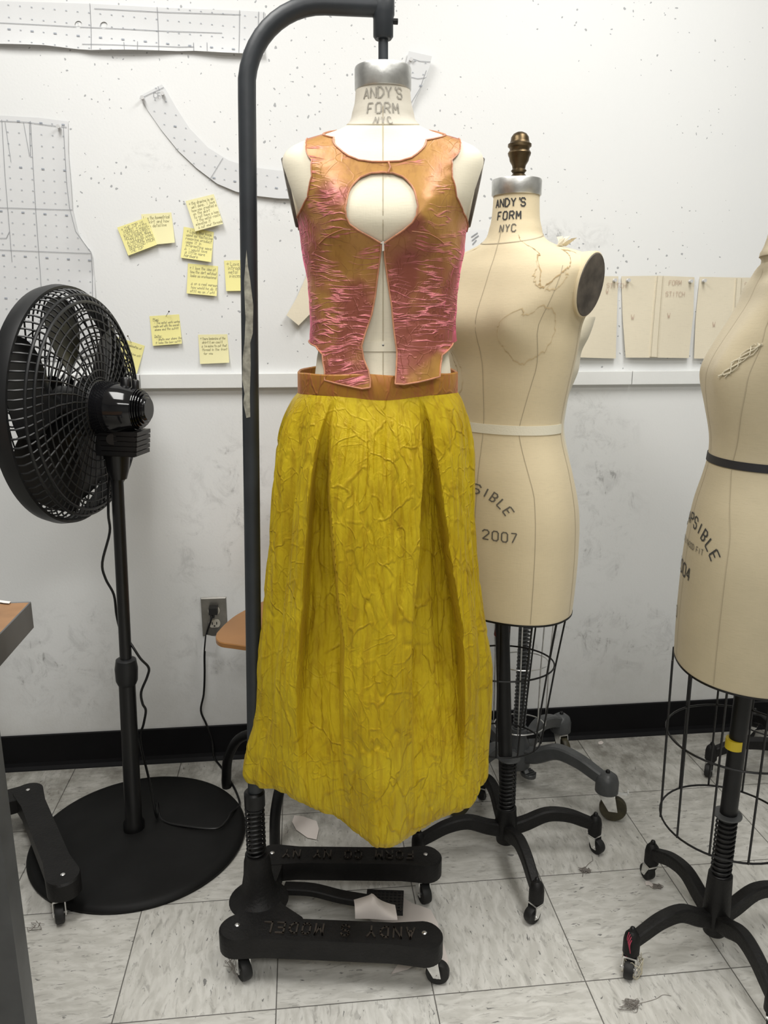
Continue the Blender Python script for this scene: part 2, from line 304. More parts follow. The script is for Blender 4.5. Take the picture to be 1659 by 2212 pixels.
class MB:
    def __init__(s): s.v = []; s.f = []
    def add(s, vs, fs): k = len(s.v); s.v += [V(x) for x in vs]; s.f += [[i+k for i in f] for f in fs]; return s
    def box(s, lo, hi):
        x0, y0, z0 = lo; x1, y1, z1 = hi
        return s.add([(x0,y0,z0),(x1,y0,z0),(x1,y1,z0),(x0,y1,z0),(x0,y0,z1),(x1,y0,z1),(x1,y1,z1),(x0,y1,z1)],
                     [(0,3,2,1),(4,5,6,7),(0,1,5,4),(1,2,6,5),(2,3,7,6),(3,0,4,7)])
    def obox(s, c, ax, ay, az):
        c, ax, ay, az = V(c), V(ax), V(ay), V(az)
        vs = [c+ax*i+ay*j+az*k for k in (-1, 1) for (i, j) in ((-1,-1),(1,-1),(1,1),(-1,1))]
        return s.add(vs, [(0,3,2,1),(4,5,6,7),(0,1,5,4),(1,2,6,5),(2,3,7,6),(3,0,4,7)])
    def sweep(s, pts, rs, n=12, cap=True, closed=False, flat=None, up0=None):
        """tube through pts; rs radius or list; flat=(w,h) rectangular section"""
        pts = [V(p) for p in pts]; N = len(pts)
        if isinstance(rs, (int, float)): rs = [rs]*N
        T = []
        for i in range(N):
            a = pts[(i-1) % N] if closed or i > 0 else pts[0]; b = pts[(i+1) % N] if closed or i < N-1 else pts[-1]
            T.append((b-a).normalized())
        u = V(up0) if up0 else (V((0, 0, 1)) if abs(T[0].z) < 0.9 else V((1, 0, 0)))
        k = len(s.v)
        if flat:
            w_, h_ = flat; c = min(w_, h_)*0.28
            prof = [(w_-c,-h_),(w_,-h_+c),(w_,h_-c),(w_-c,h_),(-w_+c,h_),(-w_,h_-c),(-w_,-h_+c),(-w_+c,-h_)]; n = 8
        for i in range(N):
            u = (u-T[i]*u.dot(T[i])).normalized(); r = T[i].cross(u)
            for j in range(n):
                if flat: a, b = prof[j]; s.v.append(pts[i]+r*a*rs[i]+u*b*rs[i])
                else: t = 2*pi*j/n; s.v.append(pts[i]+(r*cos(t)+u*sin(t))*rs[i])
        for i in range(N if closed else N-1):
            i2 = (i+1) % N
            for j in range(n): s.f.append([k+i*n+j, k+i*n+(j+1) % n, k+i2*n+(j+1) % n, k+i2*n+j])
        if cap and not closed:
            s.f.append([k+j for j in range(n)][::-1]); s.f.append([k+(N-1)*n+j for j in range(n)])
        return s
    def lathe(s, c, prof, n=32, ax=(0, 0, 1), ry=1.0, cap=True, u0=None):
        """prof list of (r, h) along axis"""
        c = V(c); ax = V(ax).normalized(); u = V(u0) if u0 else (V((1, 0, 0)) if abs(ax.x) < 0.9 else V((0, 1, 0)))
        u = (u-ax*u.dot(ax)).normalized(); v = ax.cross(u); k = len(s.v)
        for r, h in prof:
            for j in range(n): t = 2*pi*j/n; s.v.append(c+ax*h+u*(r*cos(t))+v*(r*ry*sin(t)))
        for i in range(len(prof)-1):
            for j in range(n): s.f.append([k+i*n+j, k+i*n+(j+1) % n, k+(i+1)*n+(j+1) % n, k+(i+1)*n+j])
        if cap:
            s.f.append([k+j for j in range(n)][::-1]); s.f.append([k+(len(prof)-1)*n+j for j in range(n)])
        return s
    def prism(s, poly, z0, z1, bev=0.0):
        n = len(poly); k = len(s.v); cx = sum(p[0] for p in poly)/n; cy = sum(p[1] for p in poly)/n
        def ins(p, d):
            dx, dy = p[0]-cx, p[1]-cy; l = sqrt(dx*dx+dy*dy) or 1; return (p[0]-dx/l*d, p[1]-dy/l*d)
        rings = [(z0, 0), (z1-bev, 0)] + ([(z1, bev)] if bev else [])
        for z, d in rings: s.v += [V((*ins(p, d), z)) for p in poly]
        for i in range(len(rings)-1):
            for j in range(n): s.f.append([k+i*n+j, k+i*n+(j+1) % n, k+(i+1)*n+(j+1) % n, k+(i+1)*n+j])
        s.f.append([k+j for j in range(n)][::-1]); s.f.append([k+(len(rings)-1)*n+j for j in range(n)])
        return s
    def build(s, name, m, parent=None, world=True, smooth=True):
        me = bpy.data.meshes.new(name); me.from_pydata([tuple(v) for v in s.v], [], s.f); me.update()
        return link(name, me, parent, m, world, smooth)
def helix(c, r, z0, z1, turns, n=14):
    return [V((c[0]+r*cos(2*pi*i/n), c[1]+r*sin(2*pi*i/n), z0+(z1-z0)*i/(turns*n))) for i in range(int(turns*n)+1)]
def smooth_path(pts, k=6):
    P = [V(p) for p in pts]; out = []
    for i in range(len(P)-1):
        a = P[max(i-1, 0)]; b = P[i]; c = P[i+1]; d = P[min(i+2, len(P)-1)]
        for j in range(k):
            t = j/k
            out.append(0.5*((2*b)+(c-a)*t+(2*a-5*b+4*c-d)*t*t+(3*b-a-3*c+d)*t**3))
    out.append(P[-1]); return out
def lerp_rows(rows, z):
    """rows sorted by first value; smooth (catmull-rom) interpolation of the rest"""
    n = len(rows)
    if z <= rows[0][0]: return rows[0][1:]
    if z >= rows[-1][0]: return rows[-1][1:]
    for i in range(n-1):
        if z <= rows[i+1][0]: break
    a, b = rows[i], rows[i+1]; t = (z-a[0])/(b[0]-a[0]); p = rows[max(i-1, 0)]; q = rows[min(i+2, n-1)]; h = b[0]-a[0]
    out = []
    for j in range(1, len(a)):
        m0 = (b[j]-p[j])/max(b[0]-p[0], 1e-6)*h if i > 0 else (b[j]-a[j]); m1 = (q[j]-a[j])/max(q[0]-a[0], 1e-6)*h if i < n-2 else (b[j]-a[j])
        out.append((2*t**3-3*t*t+1)*a[j]+(t**3-2*t*t+t)*m0+(-2*t**3+3*t*t)*b[j]+(t**3-t*t)*m1)
    return out
# stroke lettering: 4 x 6 grid, polylines split by |
G = {'A':'00 26 40|12 32','B':'00 06 26 35 34 23 03|23 32 31 20 00','C':'41 30 10 01 05 16 36 45','D':'00 06 26 44 42 20 00','E':'40 00 06 46|03 33',
 'F':'00 06 46|03 33','G':'45 36 16 05 01 10 30 41 43 23','H':'00 06|40 46|03 43','I':'20 26','J':'01 10 30 41 46','K':'00 06|46 03 40','L':'06 00 40',
 'M':'00 06 22 46 40','N':'00 06 40 46','O':'10 01 05 16 36 45 41 30 10','P':'00 06 36 45 44 33 03','Q':'10 01 05 16 36 45 41 30 10|31 40','R':'00 06 36 45 44 33 03|23 40',
 'S':'01 10 30 41 42 33 13 04 05 16 36 45','T':'20 26|06 46','U':'06 01 10 30 41 46','V':'06 20 46','W':'06 10 23 30 46','X':'00 46|06 40','Y':'20 23 06|23 46','Z':'06 46 00 40',
 '0':'10 01 05 16 36 45 41 30 10','1':'15 26 20','2':'05 16 36 45 44 00 40','3':'05 16 36 45 34 23 32 41 30 10 01','4':'30 36 02 42','7':'06 46 10',"'":'26 25','!':'26 22|21 20',
 '+':'13 53|31 35','^':'00 24 40 00','-':'13 33','/':'00 46',':':'24 23|21 20','.':'20 21','?':'05 16 36 45 22|21 20',',':'21 10',
 'a':'33 13 02 01 10 20 33 30','b':'06 00 20 32 23 03','c':'33 13 01 10 30','d':'36 30 10 01 13 33','e':'02 32 23 13 01 10 30','f':'36 25 20|03 33','g':'33 13 02 11 31|33 30 01','h':'06 00|02 13 23 30',
 'i':'13 10|15 14','j':'23 20 01|25 24','k':'06 00|33 02 30','l':'16 10','m':'03 00|02 13 20|22 33 40','n':'03 00|02 13 23 30','o':'10 01 02 13 23 32 31 20 10','p':'03 00|03 23 32 21 01',
 'q':'33 30|33 13 01 21 31','r':'03 00|01 13 33','s':'33 13 02 31 20 00','t':'16 11 20|04 34','u':'03 01 10 20 33 30','v':'03 10 33','w':'03 10 22 30 43','x':'03 30|00 33','y':'03 11 33|33 10','z':'03 33 00 30'}
def text_strokes(txt, h, adv=1.35, slant=0.0, jitter=0.0, stencil=False, center=True):
    """returns list of segments ((x,y),(x,y)) in metres, baseline at 0"""
    s = h/6; segs = []; x = 0
    for ch in txt:
        g = G.get(ch)
        if g:
            jy = random.uniform(-jitter, jitter)
            for pl in g.split('|'):
                q = [((int(c[0])+int(c[1])*slant+random.uniform(-jitter, jitter)*0.8)*s*0.85+x, (int(c[1])+jy)*s) for c in pl.split()]
                for a, b in zip(q, q[1:]):
                    d = sqrt((a[0]-b[0])**2+(a[1]-b[1])**2)
                    if stencil and d > 2.2*s: t = 0.45*s/d; a = (a[0]+(b[0]-a[0])*t, a[1]+(b[1]-a[1])*t); b = (b[0]+(a[0]-b[0])*t, b[1]+(a[1]-b[1])*t)
                    segs.append((a, b))
        wch = 4 if ch.isupper() or ch.isdigit() or ch in '+^' else (3 if ch not in "il'.!:" else 1.6)
        if ch == ' ': wch = 2.4
        x += (wch*0.85+(adv-1)*4)*s
    x -= (adv-1)*4*s
    if center: segs = [((a[0]-x/2, a[1]), (b[0]-x/2, b[1])) for a, b in segs]
    return segs
def ribbons(mb, segs, wd, fn, step=0.006, thick=0.0):
    """fn(x,y)->point on the surface"""
    for a, b in segs:
        d = sqrt((a[0]-b[0])**2+(a[1]-b[1])**2)
        if d < 1e-6: continue
        tx, ty = (b[0]-a[0])/d, (b[1]-a[1])/d; e = wd*0.45
        a = (a[0]-tx*e, a[1]-ty*e); b = (b[0]+tx*e, b[1]+ty*e); n = max(1, int(d/step)); nx, ny = -ty*wd/2, tx*wd/2
        vs = []; 
        for i in range(n+1):
            t = i/n; px, py = a[0]+(b[0]-a[0])*t, a[1]+(b[1]-a[1])*t
            vs += [fn(px-nx, py-ny), fn(px+nx, py+ny)]
        fs = [(2*i, 2*i+2, 2*i+3, 2*i+1) for i in range(n)]
        mb.add(vs, fs)
        if thick:
            top = [V(v)+V((0, 0, thick)) for v in vs]; mb.add(top, fs)
            k = len(vs)
            mb.add(list(vs)+top, [(2*i, k+2*i, k+2*i+2, 2*i+2) for i in range(n)]+[(2*i+1, 2*i+3, k+2*i+3, k+2*i+1) for i in range(n)])
def poly_segs(pts, close=False):
    p = list(pts)+([pts[0]] if close else []); return list(zip(p, p[1:]))
def pip(p, poly):
    x, y = p; c = False; n = len(poly); j = n-1
    for i in range(n):
        if (poly[i][1] > y) != (poly[j][1] > y) and x < (poly[j][0]-poly[i][0])*(y-poly[i][1])/(poly[j][1]-poly[i][1])+poly[i][0]: c = not c
        j = i
    return c
def fill2d(outer, holes, step):
    """triangulated polygon with interior points: returns verts2d, faces"""
    vs = []; es = []
    def addloop(L):
        k = len(vs); pts = []
        for i in range(len(L)):
            a, b = V(L[i]), V(L[(i+1) % len(L)]); n = max(1, int((b-a).length/step))
            for j in range(n): pts.append(a.lerp(b, j/n))
        vs.extend(pts); es.extend([(k+i, k+(i+1) % len(pts)) for i in range(len(pts))])
    addloop(outer)
    for h in holes: addloop(h)
    xs = [p[0] for p in outer]; ys = [p[1] for p in outer]; y = min(ys); row = 0
    while y < max(ys):
        x = min(xs)+(step/2 if row % 2 else 0)
        while x < max(xs):
            if pip((x, y), outer) and not any(pip((x, y), h) for h in holes): vs.append(V((x, y)))
            x += step
        y += step*0.87; row += 1
    r = delaunay_2d_cdt(vs, es, [], 0, 1e-6)
    ov, of = r[0], r[2]; fs = []
    for f in of:
        c = sum((ov[i] for i in f), V((0, 0)))/len(f); a_, b_, c_ = ov[f[0]], ov[f[1]], ov[f[2]]
        if abs((b_-a_).cross(c_-a_)) < step*step*0.004: continue
        if pip(c, outer) and not any(pip(c, h) for h in holes): fs.append(list(f))
    return ov, fs
def two_sided(name, pts3, faces, m, parent, thick):
    """closed thin sheet"""
    me = bpy.data.meshes.new(name); me.from_pydata([tuple(p) for p in pts3], [], faces); me.update()
    bm = bmesh.new(); bm.from_mesh(me); bmesh.ops.recalc_face_normals(bm, faces=bm.faces)
    bmesh.ops.solidify(bm, geom=bm.faces[:], thickness=thick); bm.to_mesh(me); bm.free()
    return link(name, me, parent, m)

# ================================================================== ROOM
WY = 2.155
def struct(name, lo, hi, m):
    o = MB().box(lo, hi).build(name, m, smooth=False); o['kind'] = 'structure'; return o
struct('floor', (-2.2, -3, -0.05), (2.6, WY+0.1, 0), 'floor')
struct('ceiling', (-2.2, -3, 2.75), (2.6, WY+0.1, 2.8), 'ceiling')
struct('wall_back', (-2.2, WY, 0), (2.6, WY+0.1, 2.75), 'wall')
struct('wall_left', (-2.3, -3, 0), (-2.2, WY+0.1, 2.75), 'sidewall')
struct('wall_right', (2.6, -3, 0), (2.7, WY+0.1, 2.75), 'sidewall')
struct('wall_front', (-2.2, -3.1, 0), (2.6, -3, 2.75), 'sidewall')
bb = MB()
prof = [(WY, 0.105), (WY-0.003, 0.108), (WY-0.006, 0.105), (WY-0.006, 0.02), (WY-0.010, 0.010), (WY-0.018, 0.003), (WY-0.020, 0.0), (WY, 0)]
k = len(prof)
bb.add([(-2.2, y, z) for y, z in prof]+[(2.6, y, z) for y, z in prof], [(i, (i+1) % k, k+(i+1) % k, k+i) for i in range(k)])
o = bb.build('baseboard_back', 'cove', smooth=False); o['kind'] = 'structure'
tr = MB()
for x0, x1 in ((-2.2, -0.42), (-0.418, 0.93), (0.932, 2.6)): tr.box((x0, WY-0.020, 1.104), (x1, WY, 1.142))
o = tr.build('trim_1', 'white', smooth=False); o['kind'] = 'structure'
bv = o.modifiers.new('bevel', 'BEVEL'); bv.width = 0.0015; bv.segments = 2

# ================================================================== PAPER ON THE WALL
def wp(px, py): p = AY(px, py, WY); return (p.x, p.z)
def wall_sheet(name, pxpoly, label, cat, m, lift, step=0.012, holes=(), thick=0.0004, group=None, wave=0.0015, pre_world=False):
    """sheet pinned to the back wall; lift(u in 0..1 from left, v in 0..1 from top) -> stand-off"""
    poly = [wp(*p) for p in pxpoly]; hl = [[wp(*p) for p in h] for h in holes]
    x0, x1 = min(p[0] for p in poly), max(p[0] for p in poly); z0, z1 = min(p[1] for p in poly), max(p[1] for p in poly)
    sd = random.random()*50
    def fn(x, z, off=0.0):
        u = (x-x0)/(x1-x0); v = (z1-z)/(z1-z0)
        return V((x, WY-0.0015-max(0, lift(u, v))-wave*(0.5+0.5*noise.noise(V((x*9+sd, z*9, 0))))-off, z))
    root = thing(name, label, cat, (0.5*(x0+x1), WY, z1), group=group)
    vs, fs = fill2d(poly, hl, step)
    two_sided('sheet', [fn(v.x, v.y) for v in vs], fs, m, root, thick)
    root['_'] = 0; del root['_']
    return root, fn, poly
def marks(root, fn, poly, pitch, ang, name='printed_dots', org=(0, 0)):
    """pattern paper grid marks: small alternating ticks at one-inch spacing"""
    mb = MB(); ca, sa = cos(ang), sin(ang)
    xs = [p[0] for p in poly]; zs = [p[1] for p in poly]; n = 0
    for i in range(-60, 60):
        for j in range(-60, 60):
            x = org[0]+(i*ca-j*sa)*pitch; z = 1.6+org[1]+(i*sa+j*ca)*pitch
            if min(xs) < x < max(xs) and min(zs) < z < max(zs) and pip((x, z), poly):
                d = 0.0014 if (j % 4 or i % 2) else 0.0022
                ribbons(mb, [((x-d*ca, z-d*sa), (x+d*ca, z+d*sa))], 0.0014 if (j % 4 or i % 2) else 0.0032, lambda a, b: fn(a, b, 0.0022))
    mb.build(name, 'dots', root, smooth=False)
def lines(root, fn, segs_px, wd=0.0011, name='pencil_lines', m='pencil'):
    mb = MB(); segs = []
    for pl in segs_px: q = [wp(*p) for p in pl]; segs += list(zip(q, q[1:]))
    ribbons(mb, segs, wd, lambda a, b: fn(a, b, 0.0022)); mb.build(name, m, root, smooth=False)
def push_pin(root, px, py, col='clear', out=0.012):
    p = AY(px, py, WY); mb = MB()
    mb.lathe((p.x, WY, p.z), [(0.0008, 0), (0.0008, 0.008), (0.0045, 0.008), (0.0045, 0.010), (0.0028, 0.011), (0.0030, 0.017), (0.0048, 0.018), (0.0046, 0.020)], 12, (0, -1, 0))
    mb.build('push_pin', col, root)

r, fn, poly = wall_sheet('paper_pattern', [(-60, 2), (100, 6), (195, 9), (340, 17), (520, 24), (573, 27), (571, 122), (480, 118), (420, 113), (355, 113), (200, 112), (100, 102), (-60, 97)],
    'long white dotted pattern strip taped across the wall top with two round holes', 'sewing pattern', 'paper',
    lambda u, v: 0.016*v**3*(0.4+0.6*abs(sin(u*9))), 0.014, holes=[[(170+8*cos(a*pi/8), 54+8*sin(a*pi/8)) for a in range(16)], [(225+8*cos(a*pi/8), 56+8*sin(a*pi/8)) for a in range(16)]])
marks(r, fn, poly, 0.0262, RAD(-3))
lines(r, fn, [[(195, 9), (200, 110)], [(340, 17), (345, 113)], [(518, 24), (517, 118)], [(559, 27), (557, 121)], [(-40, 49), (120, 57), (340, 68), (480, 73)], [(205, 20), (360, 28), (520, 33)], [(180, 98), (300, 103), (420, 104)], [(270, 95), (272, 112)], [(299, 93), (300, 113)], [(419, 95), (420, 113)], [(448, 95), (449, 114)], [(570, 28), (568, 120)]])
r, fn, poly = wall_sheet('paper_pattern', [(-60, 246), (0, 250), (85, 255), (140, 262), (148, 263), (149, 330), (155, 400), (158, 450), (168, 495), (182, 525), (200, 545), (205, 600), (209, 660), (212, 760), (150, 780), (60, 778), (-60, 770)],
    'white dotted trouser pattern piece with a curved crotch edge above the fan', 'sewing pattern', 'paper', lambda u, v: 0.012*max(0, u-0.8)*5*abs(sin(v*5)), 0.014)
marks(r, fn, poly, 0.0262, RAD(-3), org=(0.01, 0.01))
lines(r, fn, [[(0, 262), (60, 265), (110, 272), (145, 276)], [(67, 263), (78, 450), (90, 620)], [(5, 260), (12, 380), (22, 500), (15, 515), (0, 515)], [(138, 275), (146, 400), (152, 450), (165, 500), (198, 545)], [(0, 449), (158, 454)], [(0, 540), (198, 548)], [(12, 265), (25, 350)], [(52, 265), (65, 338)], [(65, 266), (67, 338)], [(22, 500), (27, 565)], [(199, 548), (203, 690)]])
push_pin(r, 130, 277)
_c = [(303, 208), (350, 183), (358, 193), (380, 232), (410, 278), (450, 320), (495, 348), (540, 362), (600, 370), (660, 371), (660, 432), (600, 430), (550, 424), (510, 415), (470, 398), (425, 364), (385, 326), (350, 283), (320, 240)]
r, fn, poly = wall_sheet('paper_pattern', _c, 'curved white waistband pattern piece swooping from upper left behind the black pole', 'sewing pattern', 'paper', lambda u, v: 0.012*u*v, 0.010)
marks(r, fn, poly, 0.0262, RAD(-8), org=(0.005, 0.0))
lines(r, fn, [[(303, 214), (354, 190)], [(482, 343), (452, 392)], [(380, 325), (386, 322)], [(342, 188), (345, 196)]])
sg = text_strokes('CF', 0.012, center=False); p0 = wp(333, 212); mb = MB()
ribbons(mb, [((a[0]+p0[0], a[1]+p0[1]), (b[0]+p0[0], b[1]+p0[1])) for a, b in sg], 0.001, lambda a, b: fn(a, b, 0.0022)); mb.build('pencil_lettering', 'pencil', r, smooth=False)
push_pin(r, 353, 206); push_pin(r, 310, 215)
r, fn, poly = wall_sheet('paper_pattern', [(882, 113), (905, 120), (930, 128), (925, 150), (912, 185), (898, 212), (888, 236), (860, 236), (868, 170), (876, 140)],
    'small white pattern piece pinned behind the neck of the dressed form', 'sewing pattern', 'paper', lambda u, v: 0.02*u, 0.008)
marks(r, fn, poly, 0.0262, RAD(-12))
lines(r, fn, [[(888, 130), (905, 137), (926, 140)], [(884, 169), (900, 174), (918, 173)], [(918, 158), (905, 195), (886, 226)]])
push_pin(r, 886, 133)
r, fn, poly = wall_sheet('muslin_scrap', [(672, 560), (662, 596), (640, 645), (619, 681), (645, 703), (668, 680), (700, 690), (700, 560)],
    'cream folded pattern scrap hanging left of the pink bodice waist', 'fabric scrap', 'muslin', lambda u, v: 0.02*v, 0.01)
r, fn, poly = wall_sheet('paper_pattern', [(1000, 500), (1048, 497), (1056, 505), (1050, 540), (1000, 560)], 'scrap of white paper on the wall between the two central dress forms', 'paper', 'paper', lambda u, v: 0.01*v, 0.01)
lines(r, fn, [[(1018, 512), (1024, 508), (1030, 504)], [(1019, 520), (1026, 514), (1032, 510)], [(1020, 528), (1027, 520)]], 0.003)

# muslin seam samples on the right
def sample(px, label, seam_px, words):
    r, fn, poly = wall_sheet('muslin_sample', px, label, 'fabric swatch', 'muslin', lambda u, v: 0.010*v*v+0.004*abs(sin(u*3)), 0.009, thick=0.001, group='muslin seam samples pinned in a row', wave=0.004)
    if seam_px:
        (a, b, c, d) = [wp(*p) for p in seam_px]; mb = MB(); n = 14
        for i in range(n):
            t0, t1 = i/n, (i+1)/n
            def L(p, q, t): return (p[0]+(q[0]-p[0])*t, p[1]+(q[1]-p[1])*t)
            q = [L(a, d, t0), L(b, c, t0), L(b, c, t1), L(a, d, t1)]
            mb.add([fn(*z, 0.0035) for z in q]+[fn(*z, 0.0) for z in q], [(0, 1, 2, 3), (0, 3, 7, 4), (1, 5, 6, 2)])
        mb.build('seam_strip', 'muslin', r)
        e = MB()
        for o_ in (0.12, 0.88): ribbons(e, [(L(a, b, o_), L(d, c, o_))], 0.0009, lambda x, z: fn(x, z, 0.0045))
        e.build('stitching', 'seam', r, smooth=False)
    for (t, x, y, h) in words:
        q = wp(x, y); mb = MB()
        ribbons(mb, [((a[0]+q[0], a[1]+q[1]), (b[0]+q[0], b[1]+q[1])) for a, b in text_strokes(t, h, jitter=0.3, center=False)], 0.001, lambda x, z: fn(x, z, 0.0035)); mb.build('pencil_lettering', 'redpencil', r, smooth=False)
    return r
r = sample([(1200, 598), (1262, 597), (1334, 597), (1332, 640), (1326, 774), (1262, 772), (1200, 770)], 'leftmost muslin seam sample, half hidden behind the bare tan form', None, [('STITCH', 1308, 622, 0.012), ('W', 1306, 634, 0.011)])
push_pin(r, 1324, 606)
r = sample([(1341, 597), (1420, 596), (1498, 599), (1495, 680), (1482, 773), (1420, 772), (1347, 772), (1343, 690)], 'fully visible muslin seam sample with a vertical strip, centre of the row', [(1415, 597), (1430, 597), (1414, 771), (1397, 770)], [('FORM', 1441, 616, 0.012), ('STITCH', 1434, 640, 0.012), ('W', 1360, 690, 0.013), ('W', 1437, 686, 0.013)])
push_pin(r, 1353, 606); push_pin(r, 1487, 608)
r = sample([(1510, 598), (1590, 600), (1660, 600), (1659, 772), (1590, 775), (1494, 774), (1500, 690)], 'muslin seam sample nearest the right edge, partly behind the large form', [(1585, 602), (1598, 602), (1588, 772), (1572, 772)], [('STITCH', 1603, 620, 0.012), ('W', 1534, 705, 0.013)])
push_pin(r, 1516, 607)

# sticky notes
NOTES = [
 ([(305,463),(370,459),(379,525),(316,531)], 'notepale', 'pale sticky note tucked behind another, three pen lines at its top', ['Love the Asymmetrical','Skirt and how','the detailing'], 0.008, 0, None),
 ([(254,492),(318,470),(341,530),(279,553)], 'note', 'leftmost upper sticky note, tilted left and overlapping a paler one', ['+ THE TOP IS','FRONT + CUTS','WITH THICK FABRIC','HOLDS SHAPE WELL','^ COULD BE COOL','WITH MORE CUTS','REACHING FROM','THE TOP'], 0.0075, 0.004, None),
 ([(397,490),(462,501),(457,567),(391,557)], 'note', 'bright sticky note about hardware, just under the topmost note', ['+ Love the hook','used as fastening','removing product','uses it in','interesting ways','^ - would love','a little more','hardware'], 0.0078, 0, None),
 ([(401,435),(462,420),(483,485),(423,501)], 'notepale', 'topmost pale sticky note, tilted and crowded with writing', ['+ the draping is so','well done, I love','how you created a','on the skirt','to not have a hem','+ the metal really','elevates it','^ cut your threads'], 0.0072, 0.004, None),
 ([(406,569),(471,575),(469,640),(404,634)], 'note', 'upright sticky note with two paragraphs, left of the half hidden one', ['+ I love the idea of','how the dart matched','looks so professional','','^ on a real person','how would he do it','still go on / off'], 0.0072, 0, None),
 ([(484,563),(549,561),(553,628),(489,629)], 'note', 'sticky note half hidden behind the black pole, reading Love', ['+ Love','introducing','metal','pieces'], 0.0095, 0, None),
 ([(323,683),(387,679),(394,742),(331,747)], 'note', 'sticky note held by a black headed pin, two underlined headings', ['Plus:','- The metal work works','really well with the overall','shape and the outfit','','Delta:','- Whats your shape like','it looks like boxy outfit'], 0.0058, 0, (365,673)),
 ([(250,727),(313,747),(297,807),(240,790)], 'note', 'lowest left sticky note, tilted right beside the fan cage', ['+ Love the combination of','metal work','^ work finishing off','loose thread'], 0.006, 0, (276,726)),
 ([(428,723),(491,722),(496,783),(433,786)], 'notepale', 'lowest right pale sticky note just above the white rail', ['+ Youre beginning of the','skirt!! so cool!!','^ Im going to cut that','thread in the front','for you'], 0.0065, 0, None)]
for corners, m, label, txt, h, lift0, pin in NOTES:
    q = [AY(*c, WY) for c in corners]; tl, tr_, br, bl = [V((p.x, p.z)) for p in q]
    root = thing('sticky_note', label, 'sticky note', ((tl.x+tr_.x)/2, WY, (tl.y+tr_.y)/2), group='yellow sticky notes with handwriting')
    def sfn(u, v, off=0.0, tl=tl, tr_=tr_, br=br, bl=bl, l0=lift0):
        p = (tl*(1-u)+tr_*u)*(1-v)+(bl*(1-u)+br*u)*v
        return V((p.x, WY-0.0008-l0-0.010*v*v*(0.6+0.4*u)-off, p.y))
    n = 10; vs = [sfn(i/n, j/n) for j in range(n+1) for i in range(n+1)]
    two_sided('sheet', vs, [(j*(n+1)+i, j*(n+1)+i+1, (j+1)*(n+1)+i+1, (j+1)*(n+1)+i) for j in range(n) for i in range(n)], m, root, 0.0003)
    mb = MB(); S = 0.076; lead = (S-0.008)/max(len(txt), 7)
    for k, line in enumerate(txt):
        sg = text_strokes(line, h, adv=1.2, slant=0.15, jitter=0.25, center=False)
        if not sg: continue
        wdt = max(max(a[0], b[0]) for a, b in sg); sc = min(1.0, 0.066/wdt); ox = 0.004+(0.003 if k else 0)+random.uniform(0, 0.004)*(sc > 0.9); oy = 0.006+lead*(k+0.75)
        ribbons(mb, [((a[0]*sc+ox, -a[1]+oy), (b[0]*sc+ox, -b[1]+oy)) for a, b in sg], 0.00085, lambda x, y: sfn(x/S, y/S, 0.0007), step=0.02)
        if line.endswith(':'): ribbons(mb, [((ox, oy+0.001), (ox+wdt, oy+0.001))], 0.0007, lambda x, y: sfn(x/S, y/S, 0.0007))
    mb.build('handwriting', 'pen', root, smooth=False)
    if pin:
        p = AY(*pin, WY-0.015); b_ = sfn(0.55, 0.04); mb = MB().sweep([b_, p], 0.0006, 6); mb.build('pin', 'pin_hole', root)
        mb = MB().lathe(p+V((0, 0, -0.002)), [(0.0004, 0), (0.0016, 0.0007), (0.002, 0.002), (0.0016, 0.0033), (0.0004, 0.004)], 10); mb.build('pin_head', 'black' if pin[1] < 700 else 'brass', root)

# ================================================================== OUTLET
root = thing('wall_outlet', 'steel duplex power outlet on the wall left of the tall pole', 'outlet', (-0.262, WY, 0.453))
p0 = AY(436, 1291, WY); p1 = AY(490, 1371, WY); cx, cz = (p0.x+p1.x)/2, (p0.z+p1.z)/2; hw, hh = 0.036, 0.059
mb = MB().prism([(cx+sx*hw, cz+sz*hh) for sx, sz in ((-1,-1),(1,-1),(1,1),(-1,1))], 0, 0.006, 0.004)
mb.v = [V((v.x, WY-v.z, v.y)) for v in mb.v]; mb.build('face_plate', 'steelplate', root, smooth=False)
for s in (1, -1):
    c = cz+s*0.0195; pts = []
    for i in range(24):
        t = 2*pi*i/24; pts.append((cx+0.0165*cos(t), c+max(-0.0125, min(0.0125, 0.0165*sin(t)))))
    mb = MB().prism(pts, 0, 0.008, 0.001); mb.v = [V((v.x, WY-v.z, v.y)) for v in mb.v]; so = mb.build('socket', 'ivory', root)
    mb = MB()
    for dx in (-0.0063, 0.0063): mb.box((cx+dx-0.0012, WY-0.0086, c-0.003), (cx+dx+0.0012, WY-0.0075, c+0.005))
    mb.box((cx-0.002, WY-0.0086, c-0.009), (cx+0.002, WY-0.0075, c-0.005))
    mb.build('socket_slots', 'plastic', so, smooth=False)

# ================================================================== DRESS FORMS
ROWS = [  # z above waist, half width, front depth, back depth, exponent
 (-0.42, .150, .108, .118, 2.2), (-0.34, .155, .110, .128, 2.2), (-0.25, .157, .110, .134, 2.2), (-0.17, .153, .108, .130, 2.2),
 (-0.09, .137, .102, .106, 2.15), (-0.03, .119, .092, .088, 2.1), (0.0, .114, .088, .084, 2.1), (0.03, .116, .088, .085, 2.1),
 (0.09, .126, .094, .092, 2.1), (0.15, .137, .098, .098, 2.1), (0.20, .143, .100, .100, 2.15), (0.24, .155, .098, .100, 2.9),
 (0.275, .166, .090, .096, 3.1), (0.300, .169, .080, .088, 3.1), (0.318, .158, .070, .078, 2.6), (0.330, .132, .064, .070, 2.3),
 (0.340, .096, .060, .064, 2.15), (0.350, .070, .055, .059, 2.05), (0.362, .0555, .051, .054, 2.0), (0.378, .0505, .047, .050, 2.0), (0.39, .0470, .045, .047, 2.0), (0.41, .0450, .043, .045, 2.0), (0.44, .0435, .042, .044, 2.0)]
